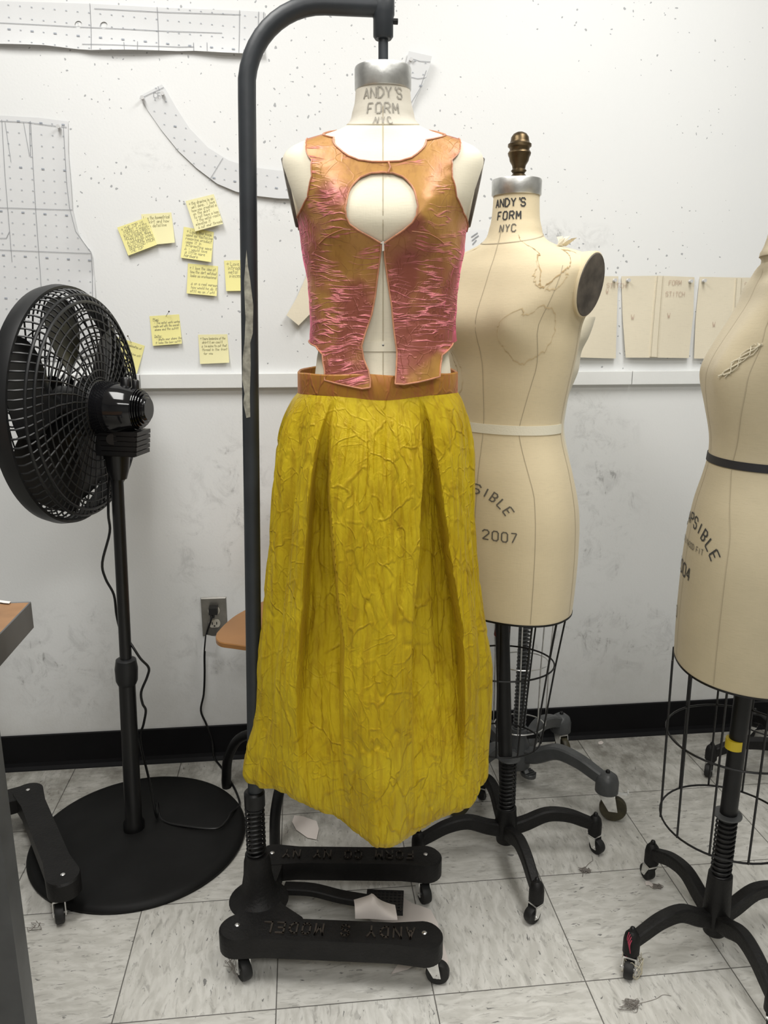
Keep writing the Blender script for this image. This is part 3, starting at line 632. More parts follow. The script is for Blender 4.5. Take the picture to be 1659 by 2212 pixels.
ROWS3 = [(z, a*(0.84 if z > 0.22 and z < 0.345 else 1), f*(1.2 if z < 0.12 else 1.08 if z < 0.18 else 0.92 if z < 0.22 else 0.8 if z < 0.26 else 0.72 if z < 0.32 else 0.78 if z < 0.345 else 1.0), b, e) for z, a, f, b, e in ROWS]
ROWS1 = [(z, a*(0.84 if z < -0.16 else 0.92 if z < -0.05 else 1), f*(0.5 if z < -0.16 else 1), b*(0.8 if z < -0.16 else 1), e) for z, a, f, b, e in ROWS]
class Form:
    def __init__(s, loc, zw, rz, sc=1.0, bust=0.034, rows=ROWS, wide=1.0, zb=0.195, bw=1.0, arms=(-1, 1), az=0.250, ax=0.1655):
        s.az = az; s.ax = ax; s.arms = arms; s.zb = zb; s.bw = bw; s.loc = V(loc); s.zw = zw; s.rz = rz; s.sc = sc; s.bust = bust; s.rows = rows; s.wide = wide
        s.M = Matrix.Translation(V((loc[0], loc[1], 0))) @ Matrix.Rotation(rz, 4, 'Z')
    def local(s, u, z, off=0.0):
        """u degrees from centre front (+ to the wearer's left = +x), z above the waist"""
        a, bf, bb, e = lerp_rows(s.rows, z); t = RAD(u); su, cu = sin(t), cos(t)
        # smooth blend of the front and back depth
        k = 0.5+0.5*cu; b = bb+(bf-bb)*(k*k*(3-2*k))
        x = (a*s.wide+off)*math.copysign(abs(su)**(2/e), su); y = -(b+off)*math.copysign(abs(cu)**(2/e), cu)
        if cu > 0:
            dz = (z-s.zb); wz = (0.055 if dz > 0 else 0.045)*s.bw
            g = s.bust*(exp(-((x-0.068)/0.042)**2)+exp(-((x+0.068)/0.042)**2)+0.62*exp(-(x/0.045)**2))*exp(-(dz/wz)**2)
            y -= g*min(1, cu*2.5)
        return V((x*s.sc, y*s.sc, z*s.sc))
    def pt(s, u, z, off=0.0):
        p = s.local(u, z, off); return s.M @ V((p.x, p.y, p.z+s.zw))
    def torso(s, name, m, parent, z0, z1, nu=128, nz=150):
        mb = MB()
        for j in range(nz+1):
            z = z0+(z1-z0)*j/nz
            for i in range(nu): mb.v.append(s.pt(360*i/nu, z))
        for j in range(nz):
            for i in range(nu): mb.f.append([j*nu+i, j*nu+(i+1) % nu, (j+1)*nu+(i+1) % nu, (j+1)*nu+i])
        k = len(mb.v); c = s.M @ V((0, 0, s.zw+z0*s.sc)); mb.v.append(c+V((0, 0, 0.004)))
        for i in range(nu): mb.f.append([k, (i+1) % nu, i])
        mb.f.append([nz*nu+i for i in range(nu)])
        # arm stubs
        if z1 > 0.3:
            for sx in s.arms:
                c, ax, ry = s.armc(sx); mb.lathe(c-ax*0.05, [(0.035*s.sc, 0), (0.052*s.sc, 0.012*s.sc), (0.0575*s.sc, 0.035*s.sc), (0.0590*s.sc, 0.047*s.sc), (0.0570*s.sc, 0.049*s.sc)], 40, ax, ry, u0=(0, 0, 1))
        return mb.build(name, m, parent)
    def armc(s, sx):
        c = s.M @ V((sx*s.ax*s.sc*s.wide, -0.006*s.sc, s.zw+s.az*s.sc)); ax = (s.M.to_3x3() @ V((sx, -0.10, -0.20))).normalized()
        return c, ax, 0.70
    def arm_plates(s, parent):
        for sx in s.arms:
            c, ax, ry = s.armc(sx); MB().lathe(c-ax*0.001, [(0.0560*s.sc, 0), (0.0568*s.sc, 0.003), (0.055*s.sc, 0.005), (0.03*s.sc, 0.0055)], 40, ax, ry, u0=(0, 0, 1)).build('arm_plate', 'gap', parent)
    def seams(s, parent, z0, m='seam', us=(0, 48, -48, 90, -90), z1=0.375, neck=0.372):
        f = lambda u, z: s.pt(u, z, 0.0009)
        for u in us:
            segs = []; mb = MB()
            zt = z1 if u == 0 else 0.30
            n = 40
            for i in range(n):
                a, b = z0+(zt-z0)*i/n, z0+(zt-z0)*(i+1)/n
                k = lambda z: u*(1-0.25*max(0, 1-abs(z)/0.12)) if abs(u) < 60 else u
                segs.append(((k(a), a), (k(b), b)))
            for a, b in segs:
                ta = (f(a[0]+1, a[1])-f(a[0]-1, a[1])).normalized()*0.0006; tb_ = (f(b[0]+1, b[1])-f(b[0]-1, b[1])).normalized()*0.0006; pa, pb_ = f(*a), f(*b); mb.add([pa-ta, pa+ta, pb_+tb_, pb_-tb_], [(0, 1, 2, 3)])
            mb.build('seam', m, parent, smooth=False)
        if neck:
            n = 60; mb = MB()
            for i in range(n):
                u0, u1 = 360*i/n, 360*(i+1)/n; g = lambda u: neck-0.026*(0.5+0.5*cos(RAD(u)))
                mb.add([f(u0, g(u0)-0.0008), f(u1, g(u1)-0.0008), f(u1, g(u1)+0.0008), f(u0, g(u0)+0.0008)], [(0, 1, 2, 3)])
            mb.build('neck_seam', m, parent, smooth=False)
    def band(s, name, m, parent, zc, h, off=0.0016, u0=0, u1=360, n=96):
        mb = MB()
        for i in range(n+1):
            u = u0+(u1-u0)*i/n
            mb.v += [s.pt(u, zc-h/2, 0.0002), s.pt(u, zc-h/2, off), s.pt(u, zc+h/2, off), s.pt(u, zc+h/2, 0.0002)]
        for i in range(n):
            for k in range(4): mb.f.append([4*i+k, 4*i+(k+1) % 4, 4*i+4+(k+1) % 4, 4*i+4+k])
        return mb.build(name, m, parent)
    def stamp(s, name, m, parent, txt, u, z, h, wd, arc=0.0, adv=1.4, stencil=True, off=0.0012):
        """stencilled lettering laid on the cloth"""
        a, bf, bb, e = lerp_rows(s.rows, z); rr = ((a+bf)/2+0.0)*s.sc; mb = MB()
        def fn(x, y):
            if arc: t = x/arc; x, y = (arc+y)*sin(t), (arc+y)*cos(t)-arc
            return s.pt(u+math.degrees(x/rr), z+y/s.sc, off)
        ribbons(mb, text_strokes(txt, h, adv=adv, stencil=stencil), wd, fn, 0.003); mb.build(name, m, parent, smooth=False)
    def neck_cap(s, parent, zc=0.410, h=0.034, r=0.0470):
        c = s.M @ V((0, 0, s.zw+zc*s.sc)); k = s.sc
        MB().lathe(c, [(r*k*0.97, -0.001), (r*k, 0.001), (r*k*1.005, h*k-0.003), (r*k*0.985, h*k), (r*k*0.93, h*k+0.0005), (r*k*0.90, h*k-0.002), (0.012, h*k-0.002)], 48).build('neck_cap', 'cap', parent)
        return c.z+h*k

def caster(parent, p, wr=0.02, ang=0.0, wheel='rubber', top=None, bolt=True, brake=False, capm='iron', forkm='chrome', cr=0.017, ww=0.018):
    """p: floor point under the stem; swivel fork, one wheel"""
    p = V((p[0], p[1], 0)); d = V((cos(ang), sin(ang), 0)); s_ = V((-sin(ang), cos(ang), 0)); ctop = top or 2.6*wr
    wc = p+d*wr*0.55+V((0, 0, wr+0.0005))
    f = MB(); f.obox(p+V((0, 0, 2*wr+0.006)), d*wr*0.62, s_*(ww/2+0.004), V((0, 0, 0.002)))
    for k in (-1, 1):
        q = s_*k*(ww/2+0.0035); pl = [p+q+d*(-wr*0.55)+V((0, 0, 2*wr+0.005)), p+q+d*wr*0.62+V((0, 0, 2*wr+0.005)), wc+q+d*wr*0.32-V((0, 0, 0.004)), wc+q-d*wr*0.32-V((0, 0, 0.004))]
        f.add([v-s_*0.0012 for v in pl]+[v+s_*0.0012 for v in pl], [(0, 1, 2, 3), (7, 6, 5, 4), (0, 4, 5, 1), (1, 5, 6, 2), (2, 6, 7, 3), (3, 7, 4, 0)])
    f.lathe(p+V((0, 0, 2*wr+0.006)), [(0.009, 0), (0.009, max(0.004, ctop-2*wr-0.006))], 14)
    f.sweep([wc-s_*(ww/2+0.006), wc+s_*(ww/2+0.006)], 0.0035, 8)
    if brake: f.obox(p+d*wr*1.0+V((0, 0, 2*wr+0.008)), d*wr*0.6, s_*0.006, V((0, 0, 0.002))); f.obox(p+d*wr*1.55+V((0, 0, 2*wr+0.012)), d*0.002, s_*0.009, V((0, 0, 0.006)))
    c = f.build('caster_fork', forkm, parent, smooth=False)
    h = ww/2
    MB().lathe(wc, [(wr*0.3, -h*0.8), (wr*0.72, -h*0.85), (wr*0.93, -h), (wr, -h*0.6), (wr, h*0.6), (wr*0.93, h), (wr*0.72, h*0.85), (wr*0.3, h*0.8)], 28, s_).build('wheel', wheel, c)
    return c
def cast_leg(root, hub, ang, R, zl, m='iron', wr=0.019, cr=0.0165, wheel='rubber', cang=None, brake=False, sec=(0.012, 0.015), hubz=0.1, capz=None):
    """one arched leg from the hub to its caster"""
    d = V((cos(ang), sin(ang), 0)); c = V((hub[0], hub[1], 0)); zt = capz or zl
    pts = smooth_path([c+d*r+V((0, 0, z)) for r, z in ((0.012, hubz-0.012), (R*0.22, hubz), (R*0.45, zl+0.018), (R*0.68, zl+0.014), (R*0.88, zl-0.004), (R, zl-0.016))], 5)
    mb = MB().sweep(pts, [1.15-0.3*i/(len(pts)-1) for i in range(len(pts))], flat=sec, up0=(0, 0, 1))
    tip = c+d*R; zb = 2*wr+0.010
    h = zt+0.012-zb
    mb.lathe(tip+V((0, 0, zb)), [(cr*0.8, 0), (cr, 0.003), (cr, h*0.55), (cr*0.85, h*0.8), (cr*0.5, h*0.95), (cr*0.2, h)], 20)
    lg = mb.build('leg', m, root)
    MB().lathe(tip+V((0, 0, zb+h-0.001)), [(0.006, 0), (0.006, 0.003), (0.0045, 0.007), (0.0015, 0.009)], 12).build('cap_nut', 'chrome' if m == 'iron' and R > 0.23 else 'black', lg)
    caster(lg, tip, wr, ang+pi*0.5 if cang is None else cang, wheel, top=zb+0.002, brake=brake, cr=cr)
def spring(root, c, r, z0, z1, turns, wire=0.0018, m='black', lean=(0, 0)):
    pts = helix(c, r, z0, z1, turns); pts = [p+V((lean[0]*(p.z-z0), lean[1]*(p.z-z0), 0)) for p in pts]
    return MB().sweep(pts, wire, 6).build('spring', m, root)
def cage(root, c, rt, zt, rings, nw, m='black', wire=0.0021, rot=0.0, ry=0.85):
    """tapered wire skirt cage: rings=[(z,r)...], the last is the lowest"""
    for z, r in rings:
        MB().sweep([V((c[0]+r*cos(t*pi/24+rot), c[1]+r*ry*sin(t*pi/24+rot), z)) for t in range(48)], wire, 6, closed=True).build('cage_ring', m, root)
    zb, rb = rings[-1]
    for i in range(nw):
        t = 2*pi*i/nw+rot+0.2; pts = []
        for z, r in [(zt, rt)]+rings: pts.append(V((c[0]+(r+wire)*cos(t), c[1]+(r+wire)*ry*sin(t), z)))
        MB().sweep(pts, wire, 6).build('cage_wire', m, root)

# ---- the dressed form, hanging from the gooseneck
FX, FY, FZ = 0.150, 1.42, 1.238
F1 = Form((FX, FY, 0), FZ, RAD(-6), rows=ROWS1, ax=0.1575)
r = thing('dress_form', 'cream linen dress form with a faded stencilled neck wearing the pink and copper bodice', 'dress form', (FX, FY, FZ-0.42), RAD(-6))
F1.torso('torso', 'linen_front', r, -0.42, 0.352)
mb = MB(); nz = 24; nu = 96
for j in range(nz+1):
    for i in range(nu):
        u = 360*i/nu; zl = 0.372-0.026*(0.5+0.5*cos(RAD(u)))-0.001; z = zl+(0.412-zl)*j/nz; mb.v.append(F1.pt(u, z, 0.0006))
for j in range(nz):
    for i in range(nu): mb.f.append([j*nu+i, j*nu+(i+1) % nu, (j+1)*nu+(i+1) % nu, (j+1)*nu+i])
mb.build('neck', 'linen_neck', r)
F1.arm_plates(r); F1.seams(r, -0.38, us=(0,)); top1 = F1.neck_cap(r)
F1.band('waist_tape', 'linen_front', r, -0.004, 0.017)
MB().lathe(F1.pt(0, -0.002, 0.001), [(0.002, 0), (0.0018, 0.001), (0.0005, 0.0018)], 10, (0, -1, 0)).build('pin', 'pin_hole', r)
F1.stamp('stencil_lettering', 'inkfade', r, "ANDY'S", 0, 0.3885, 0.0160, 0.0021, adv=1.3, off=0.0016)
F1.stamp('stencil_lettering', 'inkfade', r, 'FORM', 0, 0.3645, 0.0160, 0.0021, adv=1.45, off=0.0016)
F1.stamp('stencil_lettering', 'inkfade', r, 'NYC', 0, 0.3475, 0.0105, 0.0014, adv=1.6, off=0.002)

# ---- the bare tan form in the middle
def stand_form(root, F, mbody, z0, hub, zw, washer, sp_top, sp_bot, legs, R, zl, cagedef, pole_r=0.0165, lean=(0, 0), hubm='iron', tape=None, wr=0.019, cr=0.0165, nz=0.41):
    c = V((hub[0], hub[1], 0))
    F.torso('torso', mbody, root, z0, nz+0.003); F.arm_plates(root); F.neck_cap(root, nz, 0.034 if nz < 0.42 else 0.028)
    zb = F.zw+z0*F.sc; pb = V((hub[0], hub[1], sp_bot)); pt_ = V((F.loc.x, F.loc.y, zb+0.02))
    MB().sweep([pb, pt_], pole_r, 20).build('pole', 'black', root)
    F.band('bottom_rim', 'black', root, z0-0.001, 0.004, 0.001)
    MB().lathe((hub[0], hub[1], washer), [(pole_r+0.001, -0.002), (pole_r+0.011, -0.002), (pole_r+0.011, 0.001), (pole_r+0.001, 0.002)], 32).build('washer', 'greyiron', root)
    MB().sweep([V((hub[0], hub[1], 0.05)), V((hub[0], hub[1], washer))], pole_r*0.8, 18).build('inner_post', 'black', root)
    spring(root, hub, pole_r+0.0025, sp_bot, washer-0.003, 13, 0.0021, 'black')
    MB().lathe((hub[0], hub[1], 0.032), [(0.014, 0), (0.022, 0.006), (0.026, 0.03), (0.027, 0.06), (0.0245, sp_bot-0.045), (0.0235, sp_bot-0.026), (0.021, sp_bot-0.025)], 28).build('hub', hubm, root)
    for a, ca in legs: cast_leg(root, hub, a, R, zl, hubm, cang=ca, wr=wr, cr=cr, hubz=0.085)
M2 = (0.474, 1.632); F2 = Form((0.449, 1.66, 0), 1.058, RAD(-47), 1.07, az=0.268)
r2 = thing('dress_form', "bare water-stained tan dress form with a brass finial and white waist tape", 'dress form', (*M2, 0), 0)
stand_form(r2, F2, 'linen_mid', -0.385, M2, 1.058, 0.265, 0.2, 0.125,
    [(atan2(-0.219, 0.01), RAD(-150)), (atan2(-0.01, 0.20), RAD(-60)), (atan2(-0.03, -0.23), RAD(200)), (RAD(92), RAD(60))], 0.222, 0.088, None, nz=0.436)
F2.seams(r2, -0.38, us=(0, 48, 96), neck=0.372)
F2.band('waist_tape', 'tape', r2, 0.0, 0.018, u0=-97, u1=97)
F2.stamp('stencil_lettering', 'ink', r2, "ANDY'S", 14, 0.412, 0.0150, 0.0026, adv=1.36, off=0.001)
F2.stamp('stencil_lettering', 'ink', r2, 'FORM', 14, 0.389, 0.0150, 0.0026, adv=1.5, off=0.001)
F2.stamp('stencil_lettering', 'inkgrey', r2, 'NYC', 14, 0.3665, 0.0140, 0.0022, adv=1.5, off=0.001)
F2.stamp('stencil_lettering', 'inkgrey', r2, 'COLLAPSIBLE', -8, -0.125, 0.019, 0.0026, arc=0.085, adv=1.45)
F2.stamp('stencil_lettering', 'inkgrey', r2, '2007', 19, -0.215, 0.020, 0.0026, adv=1.5)
cage(r2, (0.458, 1.652), 0.139, 1.058-0.385*1.07, [(0.500, 0.118), (0.300, 0.094)], 12)
MB().sweep([V((0.452+0.0, 1.66, 0.565)), V((0.454, 1.658, 0.583))], 0.0172, 20).build('tape_patch', 'redtape', r2)
fz = F2.zw+0.462*F2.sc; c = V((0.452, 1.66, fz-0.003))
MB().sweep([c-V((0, 0, 0.01)), c+V((0, 0, 0.012))], 0.0085, 14).build('neck_rod', 'black', r2)
MB().lathe(c+V((0, 0, 0.008)), [(0.0162, 0.0000), (0.0171, 0.0035), (0.0147, 0.0061), (0.0114, 0.0096), (0.0138, 0.0122), (0.0157, 0.0148), (0.0128, 0.0183), (0.0138, 0.0244), (0.0190, 0.0331), (0.0204, 0.0400), (0.0223, 0.0435), (0.0233, 0.0478), (0.0214, 0.0513), (0.0195, 0.0531), (0.0204, 0.0574), (0.0236, 0.0600), (0.0236, 0.0644), (0.0199, 0.0670), (0.0185, 0.0713), (0.0176, 0.0774), (0.0133, 0.0835), (0.0066, 0.0870), (0.0009, 0.0879)], 32).build('finial', 'brass', r2)
# water stains, mapped on the cloth as irregular rings
def stain(F, parent, pts, m, wd=0.0022, seed=0):
    P = smooth_path([V((a, b, 0)) for a, b in pts], 8); q = []
    for i, p in enumerate(P): q.append((p.x+2.2*noise.noise(V((i*0.55, seed, 0))), p.y+0.006*noise.noise(V((i*0.7, seed+9, 3)))))
    mb = MB()
    f = lambda x, y: F.pt(math.degrees(x), y, 0.0008)
    ribbons(mb, [((RAD(a[0]), a[1]), (RAD(b[0]), b[1])) for a, b in zip(q, q[1:])], wd*6 if False else 0.010 if False else wd, lambda x, y: F.pt(math.degrees(x), y, 0.0009), 0.01)
    mb.build('water_stain', m, parent, smooth=False)
for k, (pts, m) in enumerate([
    ([(36, 0.36), (34, 0.33), (26, 0.31), (30, 0.28), (34, 0.262), (42, 0.275), (50, 0.29)], 'stain'),
    ([(50, 0.29), (56, 0.30), (60, 0.322), (66, 0.33), (74, 0.325)], 'stain'),
    ([(26, 0.31), (24, 0.285), (28, 0.27), (34, 0.262)], 'stain2'), ([(42, 0.275), (40, 0.258), (50, 0.262), (56, 0.28), (52, 0.292)], 'stain2'),
    ([(20, 0.195), (28, 0.225), (36, 0.215), (44, 0.23), (56, 0.22), (62, 0.19), (56, 0.155), (44, 0.135), (34, 0.125), (26, 0.14), (20, 0.16), (20, 0.195)], 'stain2'),
    ([(-32, 0.345), (-36, 0.32), (-34, 0.28), (-38, 0.24), (-34, 0.20), (-36, 0.15), (-32, 0.11), (-38, 0.07), (-46, 0.09)], 'stain'),
    ([(-34, 0.16), (-26, 0.12), (-24, 0.09), (-34, 0.06), (-44, 0.08), (-54, 0.12)], 'stain2')]):
    stain(F2, r2, pts, m, 0.0019 if m == 'stain2' else 0.0026, k*3.1)
# torn cloth tuft at the shoulder
mb = MB()
c = F2.pt(80, 0.338, 0.001)
for k in range(7):
    a = V((random.uniform(-0.012, 0.012), random.uniform(-0.01, 0.01), 0.0)); b = V((random.uniform(-0.004, 0.022), random.uniform(-0.01, 0.01), random.uniform(0.008, 0.02)))
    mb.add([c+a, c+a+V((0.010, 0.003, 0)), c+b+V((0.012, 0, 0.002)), c+b], [(0, 1, 2, 3)])
mb.build('torn_cloth', 'muslin', r2, smooth=False)

# ---- the large form at the right edge
M3 = (0.832, 1.298); F3 = Form((0.838, 1.30, 0), 1.035, RAD(-105), 1.0, bust=0.026, rows=ROWS3, zb=0.160, bw=1.35, arms=(1,))
r3 = thing('dress_form', 'large bare drab dress form with a black waist tape at the right edge', 'dress form', (*M3, 0), 0)
stand_form(r3, F3, 'linen_right', -0.395, M3, 1.035, 0.315, 0.2, 0.17,
    [(atan2(-0.047, -0.196), RAD(-120)), (atan2(0.208, -0.046), RAD(100)), (RAD(12), RAD(40)), (RAD(-90), RAD(-30))], 0.208, 0.09, None)
F3.seams(r3, -0.39, us=(0, 48, 92, -48), neck=0.372)
F3.band('waist_tape', 'tapeblack', r3, 0.0, 0.014)
F3.stamp('stencil_lettering', 'ink', r3, 'COLLAPSIBLE', 0, -0.125, 0.021, 0.0028, arc=0.10, adv=1.45)
F3.stamp('stencil_lettering', 'inkgrey', r3, 'HOLLYWOOD FIT', 4, -0.165, 0.010, 0.0014, adv=1.4)
F3.stamp('stencil_lettering', 'ink', r3, '2004', -3, -0.225, 0.024, 0.0032, adv=1.4)
F3.stamp('stencil_lettering', 'inkgrey', r3, '10', -12, -0.318, 0.022, 0.0024, adv=1.4)
cage(r3, M3, 0.132, 1.035-0.395, [(0.487, 0.130), (0.298, 0.127)], 12, rot=0.1, ry=1.0)
MB().sweep([V((0.8295, 1.2985, 0.462)), V((0.8295, 1.2985, 0.482))], 0.0172, 20).build('tape_band', 'yellowtape', r3)
mb = MB()      # torn seam threads over the bust
for k in range(5):
    P = []
    for i in range(9):
        t = i/8; P.append(F3.pt(46-14*t+3*sin(t*9+k*2), 0.205-0.055*t+0.004*sin(k*3+t*7), 0.0015+0.003*random.random()))
    mb.sweep(P, 0.0009, 5)
mb.build('torn_seam', 'palethread', r3)
mb = MB()
for k in range(9):
    a = RAD(random.uniform(0, 360)); c = V((0.636, 1.251, 0.02)); mb.sweep(smooth_path([c+V((0.02*cos(a+q), 0.02*sin(a+q), 0.02*sin(q*2+k)+0.0)) for q in range(5)], 4), 0.0007, 4)
mb.build('tangled_thread', 'palethread', r3)
mb = MB()
for k in range(4): mb.sweep(smooth_path([V((0.636-0.018+0.003*k, 1.251-0.01, 0.105-0.005*k)), V((0.617, 1.243-0.004*k, 0.085)), V((0.622, 1.236, 0.06)), V((0.618+0.003*k, 1.246, 0.045))], 5), 0.0009, 4)
mb.build('red_thread', 'redthread', r3)

# ---- grey stand with chrome cage behind the bare tan form
M4 = (0.585, 1.925)
F4 = Form((0.578, 1.93, 0), 1.02, RAD(-20), 0.92, wide=0.98, rows=[(z, a*(0.84 if z < 0.14 else 0.92 if z < 0.22 else 0.96), f*0.85, b*0.85, e) for z, a, f, b, e in ROWS])
r4 = thing('dress_form', 'pale form on a grey stand with chrome wire cage, mostly hidden behind the tan form', 'dress form', (*M4, 0), 0)
F4.torso('torso', 'linen_front', r4, -0.16, 0.29)
MB().sweep([V((*M4, 0.12)), V((0.585, 1.93, 0.90))], 0.0125, 18).build('pole', 'greyiron', r4)
spring(r4, M4, 0.0165, 0.16, 0.62, 42, 0.0024, 'greyiron', lean=(0.02, 0))
MB().lathe((*M4, 0.05), [(0.02, 0), (0.034, 0.01), (0.036, 0.05), (0.030, 0.08), (0.024, 0.11), (0.024, 0.125)], 24).build('hub', 'greyiron', r4)
MB().obox((M4[0]+0.035, M4[1]-0.01, 0.155), (0.02, 0, 0), (0, 0.008, 0), (0, 0, 0.006)).build('clamp_screw', 'black', r4)
for a, ca in ((atan2(-0.183, 0.186), RAD(-20)), (atan2(0.13, 0.165), RAD(-80)), (RAD(215), RAD(200)), (RAD(135), RAD(150))):
    cast_leg(r4, M4, a, 0.262 if a < 0 else 0.215, 0.125, 'greyiron', wr=0.035, cr=0.030, wheel='rubberamber', cang=ca, brake=(a < 0), sec=(0.016, 0.018), hubz=0.11)
cage(r4, M4, 0.085, 0.74, [(0.505, 0.078), (0.375, 0.072), (0.185, 0.070)], 8, 'chrome', 0.0018, rot=0.3)
mb = MB(); pa = AZ(1118, 1625, 0.09); pb = AZ(1138, 1672, 0.045)
mb.sweep(smooth_path([V((*M4, 0.09)), pa, pb], 5), 1.0, flat=(0.010, 0.007)); pd = mb.build('pedal_arm', 'greyiron', r4)
mb = MB(); c = AZ(1141, 1668, 0.045); d = (pb-pa); d.z = 0; d.normalize(); s_ = V((-d.y, d.x, 0))
mb.prism([(c.x+d.x*0.026*cos(t*pi/8)+s_.x*0.019*sin(t*pi/8), c.y+d.y*0.026*cos(t*pi/8)+s_.y*0.019*sin(t*pi/8)) for t in range(16)], 0.036, 0.047, 0.002)
for k in range(-2, 3): mb.obox(c+d*k*0.008+V((0, 0, 0.003)), d*0.0018, s_*0.014, V((0, 0, 0.002)))
mb.build('pedal', 'greyiron', r4)

# ---- the stand far behind at the right edge
r5 = thing('dress_form_stand', 'black wire cage stand with chrome caster by the wall, far right behind the large form', 'stand', (1.36, 1.88, 0), 0)
cage(r5, (1.33, 1.88), 0.13, 0.62, [(0.30, 0.13), (0.18, 0.125)], 8, rot=0.2)
MB().sweep([V((1.36, 1.88, 0.06)), V((1.36, 1.88, 0.95))], 0.016, 16).build('pole', 'black', r5)
MB().lathe((1.36, 1.88, 0.03), [(0.016, 0), (0.026, 0.01), (0.026, 0.08), (0.02, 0.1)], 20).build('hub', 'iron', r5)
for a in (RAD(172), RAD(262), RAD(352), RAD(82)): cast_leg(r5, (1.36, 1.88), a, 0.21, 0.085, cang=a+1)

# ================================================================== GOOSENECK RACK
rk = thing('gooseneck_stand', 'tall black gooseneck garment rack with chipped pole, coil spring and lettered cast base', 'stand', (-0.10, 1.42, 0), 0)
P0, P1 = V((-0.111, 1.42, 0.31)), V((-0.0745, 1.42, 1.63))
arc = [P0, P0.lerp(P1, 0.5), P1]; cc = V((P1.x+0.13, 1.42, P1.z+0.012))
for i in range(1, 13): t = pi-pi/2*i/12; arc.append(V((cc.x+0.13*cos(t), 1.42, cc.z+0.13*sin(t))))
arc.append(V((0.146, 1.42, cc.z+0.13)))
MB().sweep(arc, 0.0148, 24).build('pole', 'pole', rk)
# paint chip following the tube
dirp = (P1-P0).normalized()
out = [wpx for wpx in ((533,540),(536,575),(540,600),(547,660),(546,720),(541,740),(542,790),(540,850),(541,900),(533,902),(526,870),(529,850),(524,820),(525,770),(529,740),(531,690),(529,640),(528,610))]
def chip(px, py, off=0.0006):
    p = AY(px, py, 1.42-0.010); t = (p-P0).dot(dirp); c = P0+dirp*t; dx = max(-0.0135, min(0.0135, (p-c).x)); r_ = 0.0148+off
    return c+V((dx*r_/0.0148, -sqrt(max(1e-8, r_*r_-(dx*r_/0.0148)**2)), 0))
vs, fs = fill2d([(a, b) for a, b in out], [], 4.0)
two_sided('paint_chip', [chip(v.x, v.y) for v in vs], fs, 'chip', rk, 0.0002)
AX = 0.1505; AZc = cc.z+0.13
MB().lathe((AX, 1.42, AZc-0.047), [(0.0135, 0), (0.0165, 0.004), (0.0165, 0.03), (0.0185, 0.036), (0.0185, 0.060), (0.016, 0.066)], 24).build('arm_socket', 'pole', rk)
MB().sweep([V((AX+0.014, 1.42, AZc-0.020)), V((AX+0.024, 1.42, AZc-0.020))], 0.0045, 10).build('set_screw', 'black', rk)
MB().sweep([V((AX, 1.42, AZc-0.04)), V((AX, 1.42, top1-0.008))], 0.0082, 16).build('hanging_rod', 'pole', rk)
MB().lathe((-0.112, 1.42, 0.318), [(0.0155, 0), (0.021, 0.002), (0.021, 0.032), (0.0175, 0.036)], 24).build('collar', 'black', rk)
MB().sweep([V((-0.113, 1.42, 0.10)), V((-0.112, 1.42, 0.33))], 0.0125, 16).build('inner_post', 'black', rk)
spring(rk, (-0.113, 1.42), 0.0185, 0.205, 0.318, 11, 0.0023, 'black')
# cast H base
A_, B_, C_, D_ = V((-0.150, 1.333)), V((0.216, 1.273)), V((-0.088, 1.545)), V((0.255, 1.503))
def capsule(a, b, r0, rm, z0, z1, bev=0.004):
    d = (b-a); L = d.length; d = d/L; n_ = V((-d.y, d.x)); pts = []
    for i in range(13): t = pi/2+pi*i/12; pts.append(a+(d*cos(t)+n_*sin(t))*r0)
    pts += [a+d*(L*0.16)-n_*rm, b-d*(L*0.16)-n_*rm]
    for i in range(13): t = -pi/2+pi*i/12; pts.append(b+(d*cos(t)+n_*sin(t))*r0)
    pts += [b-d*(L*0.16)+n_*rm, a+d*(L*0.16)+n_*rm]
    mb = MB(); mb.prism([(p.x, p.y) for p in pts], z0, z1, bev); return mb, pts
base, _ = capsule(A_, B_, 0.036, 0.029, 0.066, 0.110)
b2, _ = capsule(C_, D_, 0.036, 0.029, 0.066, 0.1095); base.add(b2.v, b2.f)
ramp_ = [(-0.172, 1.34), (-0.155, 1.37), (-0.146, 1.40), (-0.143, 1.44), (-0.135, 1.49), (-0.12, 1.55), (-0.06, 1.55), (-0.066, 1.50), (-0.075, 1.46), (-0.076, 1.42), (-0.060, 1.385), (-0.02, 1.345), (-0.02, 1.32)]
base.prism(ramp_[::-1], 0.070, 0.1085, 0.003)
base.lathe((-0.112, 1.42, 0.10), [(0.062, -0.002), (0.054, 0.006), (0.042, 0.016), (0.034, 0.034), (0.0295, 0.06), (0.0275, 0.092), (0.025, 0.102), (0.0245, 0.108)], 32)
bo = base.build('cast_base', 'iron', rk)
